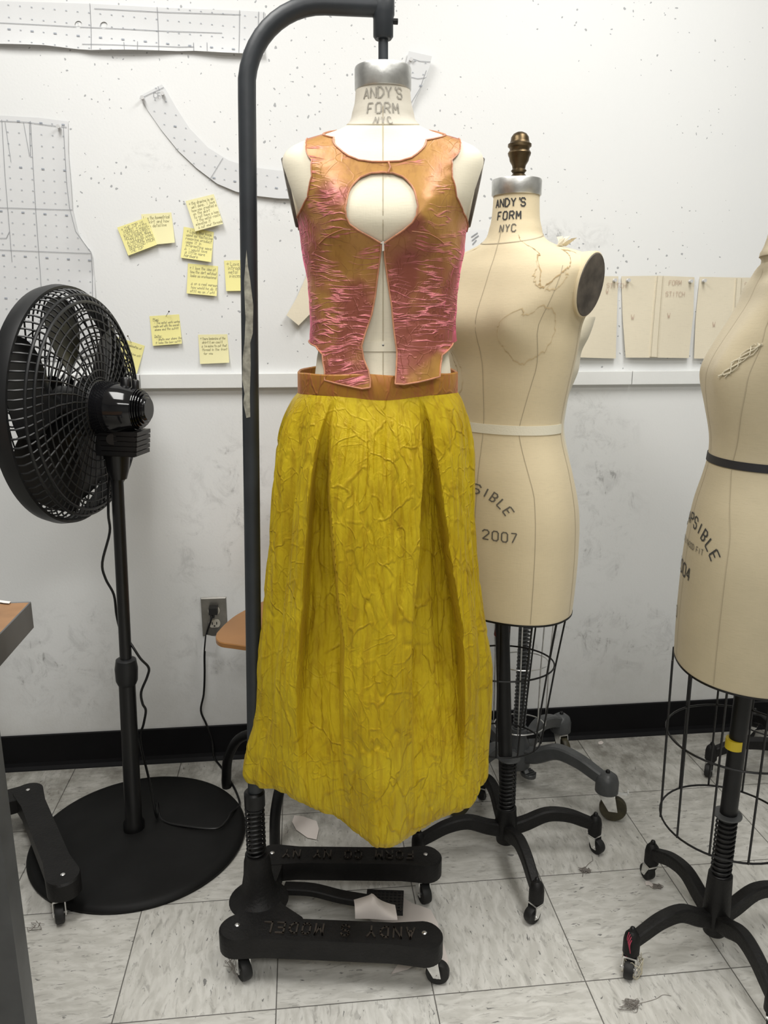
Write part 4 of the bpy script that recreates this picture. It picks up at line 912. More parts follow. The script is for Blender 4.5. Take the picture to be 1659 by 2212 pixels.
# raised rims and lettering (reads upside down from here)
def letters(a, b, txt, h, wd, parent):
    d = (b-a); L = d.length; d = d/L; n_ = V((-d.y, d.x)); mb = MB(); n = len(txt)
    for i, ch in enumerate(txt):
        if ch == ' ': continue
        t = (i+0.5)/n; c = b-d*(L*t)
        def fn(x, y, c=c): q = c-d*x-n_*y; return V((q.x, q.y, 0.1102))
        segs = [((p[0], p[1]-h/2), (q[0], q[1]-h/2)) for p, q in text_strokes(ch, h, 1)]
        ribbons(mb, segs, wd, fn, 0.02, thick=0.0028)
    mb.build('raised_lettering', 'wornletters', parent, smooth=False)
letters(A_+(B_-A_)*0.13, A_+(B_-A_)*0.96, "ANDY S MODEL", 0.026, 0.0034, bo)
letters(C_+(D_-C_)*0.06, C_+(D_-C_)*0.93, "FORM CO NY NY", 0.024, 0.0032, bo)
for p in (A_, B_, D_, C_): MB().lathe((p.x+0.0, p.y+0.004, 0.109), [(0.005, 0), (0.005, 0.0022), (0.003, 0.0035), (0.0012, 0.0036)], 12).build('bolt', 'chrome', bo)
for p, a in ((A_+V((0.003, -0.002)), RAD(-60)), (B_+V((0.014, 0.0)), RAD(-15)), (D_+V((-0.008, 0.0)), RAD(-75)), (C_, RAD(80))):
    caster(rk, (p.x, p.y), 0.0235, a, 'rubber', top=0.068, ww=0.019)
# pedal
mb = MB().sweep(smooth_path([V((-0.06, 1.475, 0.075)), V((0.0, 1.46, 0.078)), V((0.06, 1.445, 0.068)), V((0.115, 1.428, 0.066))], 5), 1.0, flat=(0.014, 0.008), up0=(0, 0, 1))
pd = mb.build('pedal_arm', 'iron', rk)
mb = MB(); c = V((0.153, 1.418, 0.068)); dx = V((0.987, -0.16, 0)); dy = V((0.16, 0.987, 0))
mb.obox(c, dx*0.040, dy*0.033, V((0, 0, 0.004)))
for i in range(-4, 5): mb.obox(c+dx*i*0.0088+V((0, 0, 0.0045)), dx*0.0016, dy*0.031, V((0, 0, 0.0012)))
for i in range(-3, 4): mb.obox(c+dy*i*0.0088+V((0, 0, 0.0046)), dx*0.038, dy*0.0016, V((0, 0, 0.0012)))
mb.build('foot_pedal', 'plastic', rk, smooth=False)
mb = MB()
for k in range(5):
    c = V((-0.162, 1.318, 0.045)); mb.sweep(smooth_path([c+V((random.uniform(-.02, .015), random.uniform(-.014, .01), random.uniform(-.043, .01))) for q in range(4)], 4), 0.0006, 4)
mb.build('tangled_thread', 'lint', rk)

# ---- second rack base at the left, mostly outside the frame
rl = thing('gooseneck_stand', 'black cast rack base on casters overlapping the fan base at the left edge', 'stand', (-0.80, 1.72, 0), 0)
E_, G_ = V((-0.722, 1.872)), V((-0.540, 1.533))
lb, _ = capsule(E_, G_, 0.036, 0.029, 0.062, 0.104)
H_, I_ = V((-0.98, 1.74)), V((-0.82, 1.42))
l2, _ = capsule(H_, I_, 0.036, 0.029, 0.062, 0.1035); lb.add(l2.v, l2.f)
lb.prism([(-0.91, 1.82), (-0.74, 1.90), (-0.72, 1.84), (-0.96, 1.72)][::-1], 0.066, 0.102, 0.002)
lo = lb.build('cast_base', 'iron', rl)
MB().sweep([V((-0.86, 1.81, 0.09)), V((-0.86, 1.81, 1.6))], 0.0148, 16).build('pole', 'pole', rl)
for p in (E_, G_): MB().lathe((p.x, p.y, 0.103), [(0.005, 0), (0.005, 0.0022), (0.003, 0.0035), (0.0012, 0.0036)], 12).build('bolt', 'chrome', lo)
for p, a in ((G_+V((-0.012, -0.006)), RAD(-75)), (E_+V((-0.01, 0.0)), RAD(120)), (H_, RAD(120)), (I_, RAD(40))): caster(rl, (p.x, p.y), 0.0225, a, top=0.064, ww=0.018)
mb = MB()
for k in range(5):
    c = V((-0.60, 1.50, 0.006)); mb.sweep(smooth_path([c+V((random.uniform(-.02, .02), random.uniform(-.014, .01), random.uniform(-.005, .015))) for q in range(4)], 4), 0.0006, 4)
mb.build('tangled_thread', 'lint', rl)

# ================================================================== GARMENTS
def proj(p):
    v = p-_C; d = v.dot(_F); return (829.5+FPX*v.dot(_R)/d, 1106-FPX*v.dot(_U)/d)
def goff(u, z):
    t = max(0.0, min(1.0, (0.13-z)/0.19)); t = t*t*(3-2*t)
    return 0.0035+0.019*t*(1 if abs(u) < 100 else 0.6)
SAMP = []
for i in range(-98, 99, 2):
    for j in range(0, 122):
        z = -0.085+j*0.004; q = F1.pt(i, z, goff(i, z)); SAMP.append((*proj(q), i, z))
def inv(px, py):
    return min(SAMP, key=lambda s: (s[0]-px)**2+(s[1]-py)**2)[2:]
def inv_fine(px, py):
    u0, z0 = inv(px, py); best = None
    for a in range(-4, 5):
        for b in range(-4, 5):
            u = u0+a*0.5; z = z0+b*0.001; q = proj(F1.pt(u, z, goff(u, z))); d = (q[0]-px)**2+(q[1]-py)**2
            if best is None or d < best[0]: best = (d, u, z)
    return best[1], best[2]
GR = 0.13/57.3
def S(uz): return (uz[0]*GR, uz[1])
neckF = [inv_fine(*p) for p in [(721, 297), (735, 322), (752, 337), (775, 346), (805, 349), (832, 350), (862, 348), (890, 341), (908, 325), (920, 303)]]
neckF = [(-88, 0.3485)]+neckF+[(88, 0.3485)]
left_in = [inv_fine(*p) for p in [(823, 528), (822, 550), (816, 590), (810, 640), (803, 680), (790, 720), (781, 748), (786, 775), (796, 800), (799, 822), (800, 838)]]
left_hem = [inv_fine(*p) for p in [(782, 840), (745, 832), (703, 821)]]
right_in = [inv_fine(*p) for p in [(829, 528), (832, 560), (838, 610), (845, 660), (851, 710), (858, 760), (856, 800), (854, 829)]]
right_hem = [inv_fine(*p) for p in [(872, 831), (910, 824), (950, 814)]]
key = [inv_fine(*p) for p in [(826, 372), (848, 374), (870, 382), (888, 400), (899, 425), (903, 445), (900, 465), (890, 482), (872, 496), (850, 512), (829, 526)]]
key2 = [inv_fine(*p) for p in [(826, 372), (800, 374), (780, 382), (762, 400), (751, 425), (746, 450), (748, 468), (756, 484), (775, 498), (800, 512), (823, 526)]]
sideR = [inv_fine(*p) for p in [(953, 790), (955, 768), (972, 750), (978, 741)]]+[(90, 0.004), (100, 0.008), (120, 0.012), (150, 0.012), (180, 0.012)]; sideL = [(-x, z) for x, z in sideR]
sideL = [inv_fine(*p) for p in [(702, 800), (697, 766), (684, 748)]]+[(-90, 0.004), (-100, 0.008), (-120, 0.012), (-150, 0.012), (-180, 0.012)]
NB = [(-180, 0.353), (-140, 0.351), (-110, 0.349)]
outer = NB+neckF+[(-a, b) for a, b in NB[::-1]]+sideR[::-1]+right_hem[::-1]+right_in[::-1]+key[:-1][::-1]+key2[1:-1]+left_in+left_hem+sideL
def armhole(sx):
    pts = [(668, 318), (674, 345), (674, 380), (664, 425), (650, 458), (641, 480)] if sx < 0 else [(979, 318), (976, 345), (976, 382), (986, 425), (1000, 458), (1009, 480)]
    fr = [inv_fine(*p) for p in pts]; fr = [(sx*min(86, abs(u)), z) for u, z in fr]
    fr = [(sx*min(87.5, math.degrees(math.asin(min(1, (0.121/lerp_rows(ROWS1, z)[0])**(lerp_rows(ROWS1, z)[3]/2))))), z) for z in (0.3335, 0.331, 0.327, 0.322, 0.315, 0.307)]+fr[1:]
    return fr+[(sx*90, fr[-1][1]-0.012)]+[(sx*(180-abs(u)), z) for u, z in fr[::-1]]
holesG = [armhole(-1), armhole(1)]
r = thing('crop_top', 'sleeveless pink and copper shot satin bodice with a keyhole opening', 'top', (FX, FY, FZ))
def gpt(s_, z, extra=0.0):
    u = s_/GR; n1 = noise.noise(V((s_*16, z*42, 3.0))); n2 = noise.noise(V((s_*48, z*95, 7.0)))
    o_ = 0.0016*n1+0.0009*n2
    if z < 0.05: o_ += 0.005*noise.noise(V((s_*20, z*8, 11)))*min(1, (0.05-z)/0.1)
    return F1.pt(u, z, goff(u, z)+max(-0.0022, o_)+extra)
vs, fs = fill2d([S(p) for p in outer], [[S(p) for p in h] for h in holesG], 0.0048)
body = two_sided('bodice', [gpt(v.x, v.y) for v in vs], fs, 'top', r, 0.0008)
def bind(name, pts, closed=False, rad=0.0014, m='binding', parent=r):
    P = []
    for a, b in zip(pts, pts[1:]+([pts[0]] if closed else [])):
        n = max(1, int(sqrt(((a[0]-b[0])*GR)**2+(a[1]-b[1])**2)/0.006))
        for i in range(n): t = i/n; P.append(gpt((a[0]+(b[0]-a[0])*t)*GR, a[1]+(b[1]-a[1])*t, 0.0008))
    if not closed: P.append(gpt(pts[-1][0]*GR, pts[-1][1], 0.0008))
    MB().sweep(P, rad, 8, closed=closed).build(name, m, parent)
bind('neck_binding', NB+neckF+[(-a, b) for a, b in NB[::-1]], False, 0.0016)
bind('keyhole_binding', key[::-1]+key2[1:]); bind('front_edge', left_in); bind('front_edge', right_in)
for L in ([(690, 527), (703, 514), (722, 503), (742, 496), (758, 497)], [(958, 527), (945, 514), (928, 506), (905, 502), (888, 500)]): bind('bust_dart', [inv_fine(*p) for p in L], rad=0.0008)
for h in holesG: bind('armhole_binding', h, True, 0.0011)
bind('hem', [left_in[-1]]+left_hem+sideL[:4]); bind('hem', [right_in[-1]]+right_hem+sideR[:4])
q = F1.pt(0, key[-1][1]-0.004, 0.006); MB().sweep([q+V((-0.004, -0.001, 0.004)), q+V((0.004, -0.001, 0.004))], 0.0012, 8).sweep([q+V((0, -0.001, 0.007)), q+V((0, -0.001, -0.008))], 0.0018, 8).build('hook', 'ivory', r)
a, b = inv_fine(838, 352), inv_fine(838, 372)
mb = MB().sweep([gpt(a[0]*GR, a[1]+0.002, 0.003), gpt((a[0]+0.4)*GR, (a[1]+b[1])/2, 0.0035), gpt(b[0]*GR, b[1]-0.001, 0.003)], 0.0016, 8); mb.build('button_loop', 'binding', r)

# ---- skirt
KX, KY = FX-0.009, FY
SK = [ # z, radii at 0,30,60,...: front, right side, back, left side
 (0.345, .200, .172, .205, .200, .180, .170, .165, .175, .205, .262, .205, .170),
 (0.375, .205, .178, .214, .212, .190, .175, .170, .180, .215, .277, .218, .177),
 (0.454, .203, .188, .212, .222, .200, .180, .175, .185, .220, .268, .225, .190),
 (0.545, .199, .192, .210, .226, .205, .180, .175, .185, .215, .246, .222, .197),
 (0.636, .195, .190, .206, .224, .200, .175, .170, .180, .210, .236, .218, .197),
 (0.73, .188, .182, .196, .205, .190, .168, .160, .170, .200, .222, .207, .190),
 (0.816, .181, .175, .186, .192, .180, .160, .155, .162, .188, .212, .198, .182),
 (0.90, .173, .168, .178, .185, .172, .155, .150, .157, .180, .203, .190, .175),
 (0.99, .160, .160, .172, .184, .168, .150, .143, .152, .175, .196, .183, .166),
 (1.05, .147, .152, .166, .182, .162, .143, .137, .146, .168, .188, .175, .156),
 (1.10, .131, .140, .158, .170, .152, .134, .128, .136, .156, .176, .162, .142),
 (1.135, .118, .128, .146, .155, .142, .124, .116, .126, .144, .158, .146, .128),
 (1.152, .112, .120, .136, .144, .136, .120, .112, .120, .136, .144, .136, .120)]
def per(vals, u):
    n = 12; t = (u % 360)/30; i = int(t) % n; f = t-int(t); a, b, c, d = vals[(i-1) % n], vals[i], vals[(i+1) % n], vals[(i+2) % n]
    return 0.5*((2*b)+(c-a)*f+(2*a-5*b+4*c-d)*f*f+(3*b-a-3*c+d)*f**3)
def sstep(a, b, x): t = max(0, min(1, (x-a)/(b-a))); return t*t*(3-2*t)
ZH = [.352, .357, .371, .385, .40, .40, .40, .40, .395, .385, .412, .378]
def pleat_d(u, z):
    us = (u+180) % 360-180; t = 1.150-z; out = 0.0
    if t > 0:
        d = 0.062*sstep(0.0, 0.20, t)*(1-0.97*sstep(0.42, 0.76, t))+0.004*sstep(0, 0.02, t)*(1-sstep(.5, .8, t))
        for (l0, l1, r0, r1) in ((-42, -46, -40.5, -25), (29, 15, 31, 46)):
            kk = min(1, t/0.42); a = l0+(l1-l0)*kk; b = r0+(r1-r0)*kk
            wl, wr = (2.2+2*kk, 0.6) if a < 0 else (0.8+1.5*kk, 1.5)
            out += d*sstep(a-wl, a+wl*0.4, us)*(1-sstep(b-wr*0.6, b+wr, us))
    return out
def skirt_xy(u, z, sc=1.0):
    q = skirt_r(u, z)*sc; return KX+q*sin(RAD(u)), KY-q*cos(RAD(u))+pleat_d(u, z)
def skirt_r(u, z):
    rr = per(lerp_rows(SK, z), u); us = (u+180) % 360-180
    # sharper front corner low down
    k = sstep(0.7, 0.36, z); rr += k*0.014*max(0, 1-abs(us+7)/15)
    # two inverted pleats
    t = (1.150-z)
    if t > 0:
        # side folds
        for c, w_, dd in ((-74, 4, 0.010), (-60, 3, 0.007), (64, 3.5, 0.009), (78, 4, 0.010), (92, 4, 0.008), (-92, 5, 0.010), (110, 8, 0.01), (180, 10, 0.012), (-140, 9, 0.012), (6, 7, 0.005*sstep(0.35, 0.6, t)), (-13, 5, 0.005*sstep(0.3, 0.5, t))):
            rr -= dd*exp(-((us-c-10*sin(t*3+c))/w_)**2)*sstep(0, 0.08, t)
    th = RAD(us); X, Y = sin(th)*1.6, cos(th)*1.6
    amp = sstep(0, 0.08, t)
    rr += amp*(0.006*noise.noise(V((X*2.2, Y*2.2, z*3.5)))+0.0042*noise.noise(V((X*6, Y*6, z*5+4)))+0.0022*noise.noise(V((X*17, Y*17, z*9+9)))+0.0012*noise.noise(V((X*34, Y*34, z*26))))
    # crease lines
    rg = 1-abs(noise.noise(V((X*5, Y*5, z*9+20))))*9
    rr -= amp*0.0022*max(0, rg)
    return rr
root = thing('skirt', 'long crinkled chartreuse skirt with copper waistband and pointed puffed hem', 'skirt', (KX, KY, 0.35))
nu, nz = 760, 280; mb = MB()
zs = [0.345+(1.152-0.345)*j/nz for j in range(nz+1)]
for (zz, sc) in ((0.40, 0.70), (0.365, 0.80), (0.350, 0.90), (0.3435, 0.96)):
    for i in range(nu): u = 360*i/nu; h = per(ZH, u); mb.v.append(V((*skirt_xy(u, h+0.01, sc), zz-0.345+h)))
for j, z in enumerate(zs):
    for i in range(nu):
        u = 360*i/nu; h = per(ZH, u); zz = h+(1.152-h)*j/nz; mb.v.append(V((*skirt_xy(u, zz, 1-0.02*max(0, 1-(zz-h)/0.012)), zz)))
rows = nz+5
for j in range(rows-1):
    for i in range(nu): mb.f.append([j*nu+i, j*nu+(i+1) % nu, (j+1)*nu+(i+1) % nu, (j+1)*nu+i])
mb.build('skirt_panel', 'skirt', root)
mb = MB(); n = 120
for i in range(n):
    t = 2*pi*i/n; c_, s_ = cos(t), sin(t); up = 0.010*max(0, s_)+0.003*noise.noise(V((c_*2, s_*2, 0)))
    for (ra, zz) in ((1.0, 1.146), (1.008, 1.148), (1.004, 1.186+up), (0.99, 1.188+up), (0.975, 1.186+up), (0.975, 1.15)):
        mb.v.append(V((KX+0.144*ra*c_, KY+0.114*ra*s_, zz)))
for i in range(n):
    for k in range(6): mb.f.append([6*i+k, 6*((i+1) % n)+k, 6*((i+1) % n)+(k+1) % 6, 6*i+(k+1) % 6][::-1])
mb.build('waistband', 'band', root)

# ================================================================== FAN
FB = V((-0.431, 1.785, 0))
fan = thing('pedestal_fan', 'black pedestal fan seen from behind on a round disc base', 'fan', tuple(FB))
MB().lathe(FB, [(0.2, 0.0), (0.262, 0.0), (0.264, 0.008), (0.260, 0.014), (0.250, 0.018), (0.235, 0.0175), (0.20, 0.021), (0.10, 0.027), (0.05, 0.031), (0.03, 0.034)], 96).build('base', 'disc', fan)
pb, pt_ = V((-0.444, 1.785, 0.03)), V((-0.412, 1.785, 1.05))
LR = lambda t: pb.lerp(pt_, t)
MB().sweep([pb, LR(0.02), LR(0.03), LR(0.43)], [0.026, 0.026, 0.0205, 0.0195], 24).build('lower_pole', 'plastic', fan)
MB().sweep([LR(0.40), LR(0.96)], 0.0140, 20).build('upper_pole', 'plastic', fan)
MB().sweep([LR(0.39), LR(0.40), LR(0.43), LR(0.452), LR(0.456)], [0.0215, 0.0255, 0.027, 0.0235, 0.017], 24).build('height_collar', 'grille', fan)
ang = RAD(180-14); ax = V((cos(ang), sin(ang), 0.02)).normalized()     # where the fan blows
hc = V((pt_.x, pt_.y, 0))+ax*0.104; hc.z = 1.092
side = V((0, 0, 1)).cross(ax).normalized(); up = ax.cross(side)
def FP(b, rr, t): return hc-ax*b+(side*cos(t)+up*sin(t))*rr
def ring(mb, b, rr, wr, n=96): mb.sweep([FP(b, rr, 2*pi*i/n) for i in range(n)], wr, 6, closed=True)
mb = MB()
prf = [(-0.018, 0.252), (-0.018, 0.258), (0.0, 0.262), (0.018, 0.259), (0.018, 0.252)]
k = len(prf); n = 96
mb.v = [FP(b, rr, 2*pi*i/n) for i in range(n) for b, rr in prf]
mb.f = [[i*k+j, i*k+(j+1) % k, ((i+1) % n)*k+(j+1) % k, ((i+1) % n)*k+j] for i in range(n) for j in range(k)]
mb.build('rim', 'grille', fan)
RP = [(0.012, 0.252), (0.030, 0.250), (0.050, 0.236), (0.062, 0.205), (0.070, 0.16), (0.074, 0.11), (0.075, 0.062)]
mb = MB()
for i in range(84):
    t = 2*pi*i/84; P = [FP(b, rr, t+0.35*((0.25-rr)/0.25)) for b, rr in RP[:4 if i % 2 else 7]]
    mb.sweep(P, 0.0021, 5)
for b, rr in ((0.046, 0.24), (0.056, 0.226), (0.0615, 0.208), (0.065, 0.190), (0.068, 0.172), (0.0705, 0.154), (0.072, 0.136), (0.0735, 0.118), (0.0745, 0.100), (0.075, 0.082), (0.075, 0.066)): ring(mb, b, rr, 0.0019 if rr < 0.22 else 0.0035)
mb.build('rear_grille', 'grille', fan)
mb = MB()
for i in range(72):
    t = 2*pi*i/72; mb.sweep([FP(-0.008-b*0.45, rr*0.985, t-0.5*((0.25-rr)/0.25)) for b, rr in RP[:4 if i % 2 else 7]], 0.0020, 5)
for b, rr in ((0.05, 0.236), (0.068, 0.172), (0.074, 0.11)): ring(mb, -0.008-b*0.45, rr*0.985, 0.0016)
mb.lathe(hc+ax*0.036, [(0.066, 0), (0.066, 0.006), (0.05, 0.01), (0.01, 0.012)], 32, ax)
mb.build('front_grille', 'grille', fan)
hub = MB().lathe(hc-ax*0.03, [(0.03, -0.01), (0.045, 0), (0.045, 0.05), (0.03, 0.065), (0.01, 0.07)], 32, ax).build('blade_hub', 'plastic', fan)
for bl in range(5):
    t0 = 2*pi*bl/5+0.5; mb = MB(); nr, nt_ = 9, 9
    for i in range(nr):
        rr = 0.04+0.195*i/(nr-1)
        for j in range(nt_):
            f_ = j/(nt_-1); w_ = (0.55+0.72*sin(pi*min(1, i/(nr-1)*0.75+0.1)))
            mb.v.append(FP(0.022-0.044*f_-0.004*sin(pi*f_), rr, t0+w_*(f_-0.5)-0.25*i/nr))
    F_ = [[i*nt_+j, i*nt_+j+1, (i+1)*nt_+j+1, (i+1)*nt_+j] for i in range(nr-1) for j in range(nt_-1)]
    two_sided('blade', mb.v, F_, 'plastic', hub, 0.0018)
MB().lathe(hc-ax*0.055, [(0.066, 0.012), (0.068, 0), (0.066, -0.012), (0.060, -0.022), (0.045, -0.028)], 40, ax).build('motor_cover', 'grille', fan)
# motor housing
mb = MB(); prm = [(0.066, 0.050), (0.072, 0.060), (0.105, 0.0595), (0.135, 0.055), (0.158, 0.047), (0.162, 0.045)]
n = 40
for b, rr in prm:
    for i in range(n):
        t = 2*pi*i/n; c_, s_ = cos(t), sin(t); mb.v.append(hc-ax*b+side*(rr*c_)+up*((rr*0.98)*s_*(1.0 if s_ > 0 else 1.08)))
for a_ in range(len(prm)-1):
    for i in range(n): mb.f.append([a_*n+i, a_*n+(i+1) % n, (a_+1)*n+(i+1) % n, (a_+1)*n+i])
mb.f += [[i for i in range(n)][::-1], [(len(prm)-1)*n+i for i in range(n)]]
mb.build('motor_housing', 'gloss', fan)
mb = MB()
for k_, (b, rr) in enumerate([(0.163+0.0045*i, 0.044-0.0022*i*i*0.35) for i in range(6)]): mb.lathe(hc-ax*b, [(rr, -0.0014), (rr+0.001, 0), (rr, 0.0014)], 36, ax)
mb.lathe(hc-ax*0.185, [(0.024, -0.003), (0.040, 0.024)], 30, ax)
mb.build('rear_vent', 'gloss', fan)
mb = MB(); c = hc-ax*0.138+up*0.052
mb.lathe(c, [(0.012, -0.01), (0.012, 0.012), (0.009, 0.016), (0.004, 0.017)], 20, up).lathe(c-ax*0.022, [(0.008, -0.012), (0.008, 0.008), (0.006, 0.011)], 18, up); mb.build('oscillation_knob', 'plastic', fan)
mb = MB(); 
for i in range(5): mb.obox(hc-ax*(0.128)-up*(0.052+0.011*i), -ax*(0.045-0.001*i), side*(0.034), up*0.0045)
mb.obox(hc-ax*0.118-up*0.075, ax*0.045, side*0.031, up*0.028); mb.build('switch_box', 'plastic', fan)
cn = V((pt_.x, pt_.y, 0)); mb = MB()
mb.sweep([cn+V((0, 0, 0.93)), cn+V((0, 0, 0.95)), cn+V((0.002, 0, 1.01)), cn+V((0, 0, 1.05)), cn+V((0, 0, 1.075))], [0.018, 0.024, 0.031, 0.034, 0.030], 24)
mb.sweep([cn+V((0.0, -0.036, 1.025)), cn+V((0.0, -0.028, 1.025))], 0.012, 16); mb.build('tilt_neck', 'plastic', fan)
# power cord
def cpts(L): return [AY(px, py, y) for px, py, y in L]
C1 = cpts([(250, 985, 1.80), (236, 1040, 1.80), (234, 1110, 1.79), (237, 1150, 1.80), (221, 1215, 1.80), (228, 1250, 1.80), (246, 1285, 1.80), (252, 1330, 1.80)])
C1 += cpts([(262, 1365, 1.815), (282, 1390, 1.79), (303, 1422, 1.78), (321, 1442, 1.78), (318, 1462, 1.78), (305, 1495, 1.78), (308, 1520, 1.78), (315, 1535, 1.78), (310, 1565, 1.79), (303, 1600, 1.80)])
C1 += [V((-0.405, 1.82, 0.14)), V((-0.39, 1.80, 0.05))]
for px, py in ((340, 1735), (350, 1772), (400, 1785), (465, 1790), (488, 1775), (500, 1755)): C1.append(AZ(px, py, 0.030))
C1 += [AZ(515, 1742, 0.012), AZ(517, 1730, 0.004), AZ(505, 1700, 0.004), AZ(480, 1660, 0.004), AZ(463, 1636, 0.01)]
C1 += cpts([(458, 1600, 2.125), (446, 1565, 2.135), (434, 1535, 2.14), (440, 1500, 2.14), (442, 1460, 2.135), (442, 1410, 2.13), (446, 1370, 2.12), (454, 1345, 2.115), (458, 1330, 2.12)])
cord = MB().sweep(smooth_path(C1, 5), 0.0031, 8).build('power_cord', 'plastic', fan)
p = AY(461, 1318, 2.135); MB().obox(p, (0.012, 0, 0), (0, 0.014, 0), (0, 0, 0.010)).obox(p+V((-0.003, -0.006, -0.012)), (0.006, 0, 0), (0, 0.006, 0), (0.0, 0, 0.008)).build('plug', 'plastic', cord)
q = [AY(*c, 2.10) for c in ((446, 1371), (472, 1377), (464, 1411), (443, 1406))]
two_sided('cord_label', [*q], [(0, 1, 2, 3)], 'clear', cord, 0.0003)

# ================================================================== CHAIR
ch = thing('plywood_chair', 'honey plywood chair with black arched tube legs hidden behind the skirt', 'chair', (0.03, 1.90, 0))
seat = [AZ(*c, 0.52) for c in ((468, 1366), (466, 1378), (476, 1387), (500, 1391), (570, 1398))]
poly = [(p.x, p.y) for p in seat]+[(0.10, 1.73), (0.20, 1.76), (0.235, 1.88), (0.20, 2.05), (0.10, 2.10), (0.0, 2.09), (-0.06, 2.06)]+[(AZ(*c, 0.52).x, min(2.09, AZ(*c, 0.52).y)) for c in ((580, 1291), (520, 1322), (490, 1343))]
pp = smooth_path([V((a, b, 0)) for a, b in poly+[poly[0]]], 4)[:-1]; poly = [(p.x, p.y) for p in pp]
ar = sum(a[0]*b[1]-b[0]*a[1] for a, b in zip(poly, poly[1:]+[poly[0]]))
if ar < 0: poly = poly[::-1]
o = MB().prism(poly, 0.508, 0.520, 0.002).build('seat', 'wood', ch)
mb = MB(); n = 16
for j in range(9):
    for i in range(n+1):
        t = i/n-0.5; x = 0.115+0.36*t; mb.v.append(V((x, 2.085-0.16*(t*2)**2*0.35, 0.80+0.115*j/8+0.015*cos(t*pi)*(1 if j > 4 else -1))))
two_sided('backrest', mb.v, [[j*(n+1)+i, j*(n+1)+i+1, (j+1)*(n+1)+i+1, (j+1)*(n+1)+i] for j in range(8) for i in range(n)], 'wood', ch, 0.011)
cc_ = V((0.03, 1.90, 0))
MB().sweep([cc_+V((0, 0, 0.13)), cc_+V((0, 0, 0.508))], 0.022, 20).build('column', 'black', ch)
MB().sweep([cc_+V((0.05, 0.14, 0.50)), cc_+V((0.075, 0.20, 0.52)), cc_+V((0.08, 0.19, 0.85))], 1.0, flat=(0.02, 0.004), up0=(0, 1, 0)).build('back_bracket', 'black', ch)
for e in ((-0.233, 1.994), (-0.090, 1.715), (0.20, 1.76), (0.25, 2.06), (0.0, 2.12)):
    e = V((*e, 0)); d = e-cc_
    MB().sweep(smooth_path([cc_+V((0, 0, 0.16)), cc_+d*0.45+V((0, 0, 0.185)), cc_+d*0.80+V((0, 0, 0.165)), cc_+d*0.96+V((0, 0, 0.10)), e+V((0, 0, 0.03)), e], 6), 0.0135, 16).build('leg', 'black', ch)

# ================================================================== WORK TABLE
tb = thing('work_table', 'corner of a worn wooden work table with grey steel edge and leg, left edge', 'table', (-0.75, 0.9, 0))
TX, TY, TZ = -0.414, 1.171, 0.86
MB().box((-1.3, 0.1, TZ-0.028), (TX-0.0025, TY-0.0025, TZ)).build('tabletop', 'tabletop', tb, smooth=False)
mb = MB().box((TX-0.0025, 0.1, TZ-0.042), (TX, TY, TZ+0.001)).box((-1.3, TY-0.0025, TZ-0.042), (TX-0.0025, TY, TZ+0.001))
o = mb.build('edge_strip', 'galv', tb, smooth=False); bv = o.modifiers.new('bevel', 'BEVEL'); bv.width = 0.001
for (x, y) in ((-0.468, 1.135), (-1.25, 1.135), (-0.468, 0.16), (-1.25, 0.16)):
    MB().box((x-0.045, y-0.045, 0), (x+0.0, y, TZ-0.042)).build('leg', 'galv', tb, smooth=False)
q = [AZ(0, 1297, TZ+0.002), AZ(14, 1299, TZ+0.002), AZ(23, 1300, TZ+0.002), AZ(20, 1304, TZ+0.002), AZ(8, 1303, TZ+0.002), AZ(-6, 1300, TZ+0.002)]
tag(two_sided('paper_scrap', q, [list(range(6))], 'scrap', None, 0.0006), 'tiny white paper scrap lying on the wooden work table', 'paper scrap')
rr_ = MB().lathe((-0.50, 1.11, 0.765), [(0.02, 0), (0.035, 0.002), (0.04, 0.02), (0.038, 0.045), (0.02, 0.053)], 24)
rr_.build('edge_bumper', 'ivory', tb)

# ================================================================== FLOOR LITTER
def floor_sheet(px, label, z=0.0, m='scrap', curl=0.004, thick=0.0004, name='paper_scrap', step=0.012, h=None, cat='paper scrap'):
    poly = [(AZ(*p, z).x, AZ(*p, z).y) for p in px]; vs, fs = fill2d(poly, [], step)
    ys = [p[1] for p in poly]
    f = h or (lambda x, y: 0.001+curl*(0.5+0.5*noise.noise(V((x*14, y*14, 2)))))
    return tag(two_sided(name, [V((v.x, v.y, z+f(v.x, v.y))) for v in vs], fs, m, None, thick), label, cat)
floor_sheet([(636, 1764), (655, 1766), (684, 1776), (689, 1792), (684, 1816), (664, 1812), (640, 1795), (631, 1778)], 'small angular white paper scrap on the floor beneath the yellow skirt')
big = [(800, 1955), (845, 1950), (872, 1945), (890, 1958), (930, 1974), (945, 2000), (968, 2080), (965, 2092), (938, 2088), (925, 2070), (880, 2100), (845, 2111), (870, 2075), (860, 2040), (790, 1985)]
floor_sheet(big, 'crumpled pale paper sheet on the floor under the lettered rack base', curl=0.012, step=0.016)
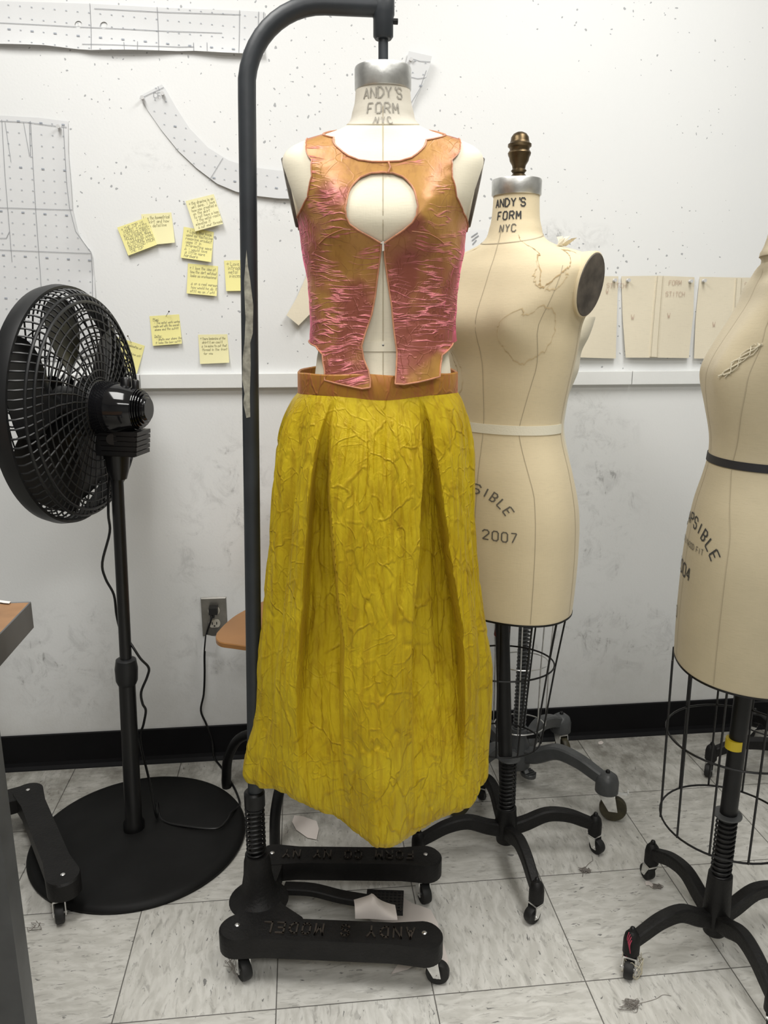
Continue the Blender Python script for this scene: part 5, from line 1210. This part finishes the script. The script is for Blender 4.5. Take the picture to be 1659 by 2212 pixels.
# curled flap that rises over the rail beside the pedal
mb = MB(); a0 = AZ(768, 1985, 0.115); a1 = AZ(862, 1988, 0.115); n = 14
for i in range(n+1):
    t = i/n; p = a0.lerp(a1, t)
    for j in range(8):
        s_ = j/7; hgt = 0.045*(1-0.75*abs(2*t-0.75))*1.0
        mb.v.append(p+V((0.006*sin(t*6), 0.012+0.040*s_-0.012*sin(pi*s_), -0.010+max(0.004, hgt)*sin(pi*s_*0.8))))
o = two_sided('paper_scrap', mb.v, [[i*8+j, i*8+j+1, (i+1)*8+j+1, (i+1)*8+j] for i in range(n) for j in range(7)], 'scrap', None, 0.0004)
tag(o, 'curled pale paper flap leaning on the rack rail below the pedal', 'paper scrap')
def lint(name, px, label, m, n, spread, rad=0.0007, tail=None):
    c = AZ(*px); mb = MB()
    for k in range(n):
        P = [c+V((random.gauss(0, spread), random.gauss(0, spread*0.7), 0.001+abs(random.gauss(0, 0.003)))) for q in range(5)]
        mb.sweep(smooth_path(P, 4), rad, 4)
    if tail: mb.sweep(smooth_path([AZ(*t)+V((0, 0, 0.001)) for t in tail], 5), rad, 4)
    tag(mb.build(name, m, None), label, 'lint')
lint('thread_tangle', (1362, 2172), 'tangle of grey threads on the floor at the bottom right', 'lint', 16, 0.010, 0.0005, [(1370, 2170), (1395, 2165), (1418, 2158), (1432, 2150), (1450, 2152)])
lint('lint_clump', (1264, 1882), 'fuzzy grey lint strip on the floor right of the tan form stand', 'lint', 14, 0.006, 0.0008, [(1258, 1895), (1262, 1880), (1270, 1868), (1280, 1860)])
lint('lint_clump', (1420, 1918), 'brown lint beside the back left caster of the large form stand', 'lint', 14, 0.006, 0.0009)
floor_sheet([(1393, 1906), (1401, 1904), (1411, 1912), (1409, 1920), (1402, 1914), (1395, 1914)], 'small curled cream paper bit near the back left caster of the large form', step=0.004, curl=0.003)
floor_sheet([(1292, 1604), (1299, 1601), (1304, 1605), (1300, 1609), (1293, 1609)], 'tiny round white bit on the floor by the wall right of the grey caster', step=0.004, curl=0.001)
floor_sheet([(1562, 1964), (1575, 1966), (1590, 1968), (1606, 1962), (1612, 1958), (1600, 1950), (1580, 1956)], 'grey torn fluff scrap under the right leg of the large form stand', m='lint', step=0.006, curl=0.006, name='lint_clump', cat='lint')
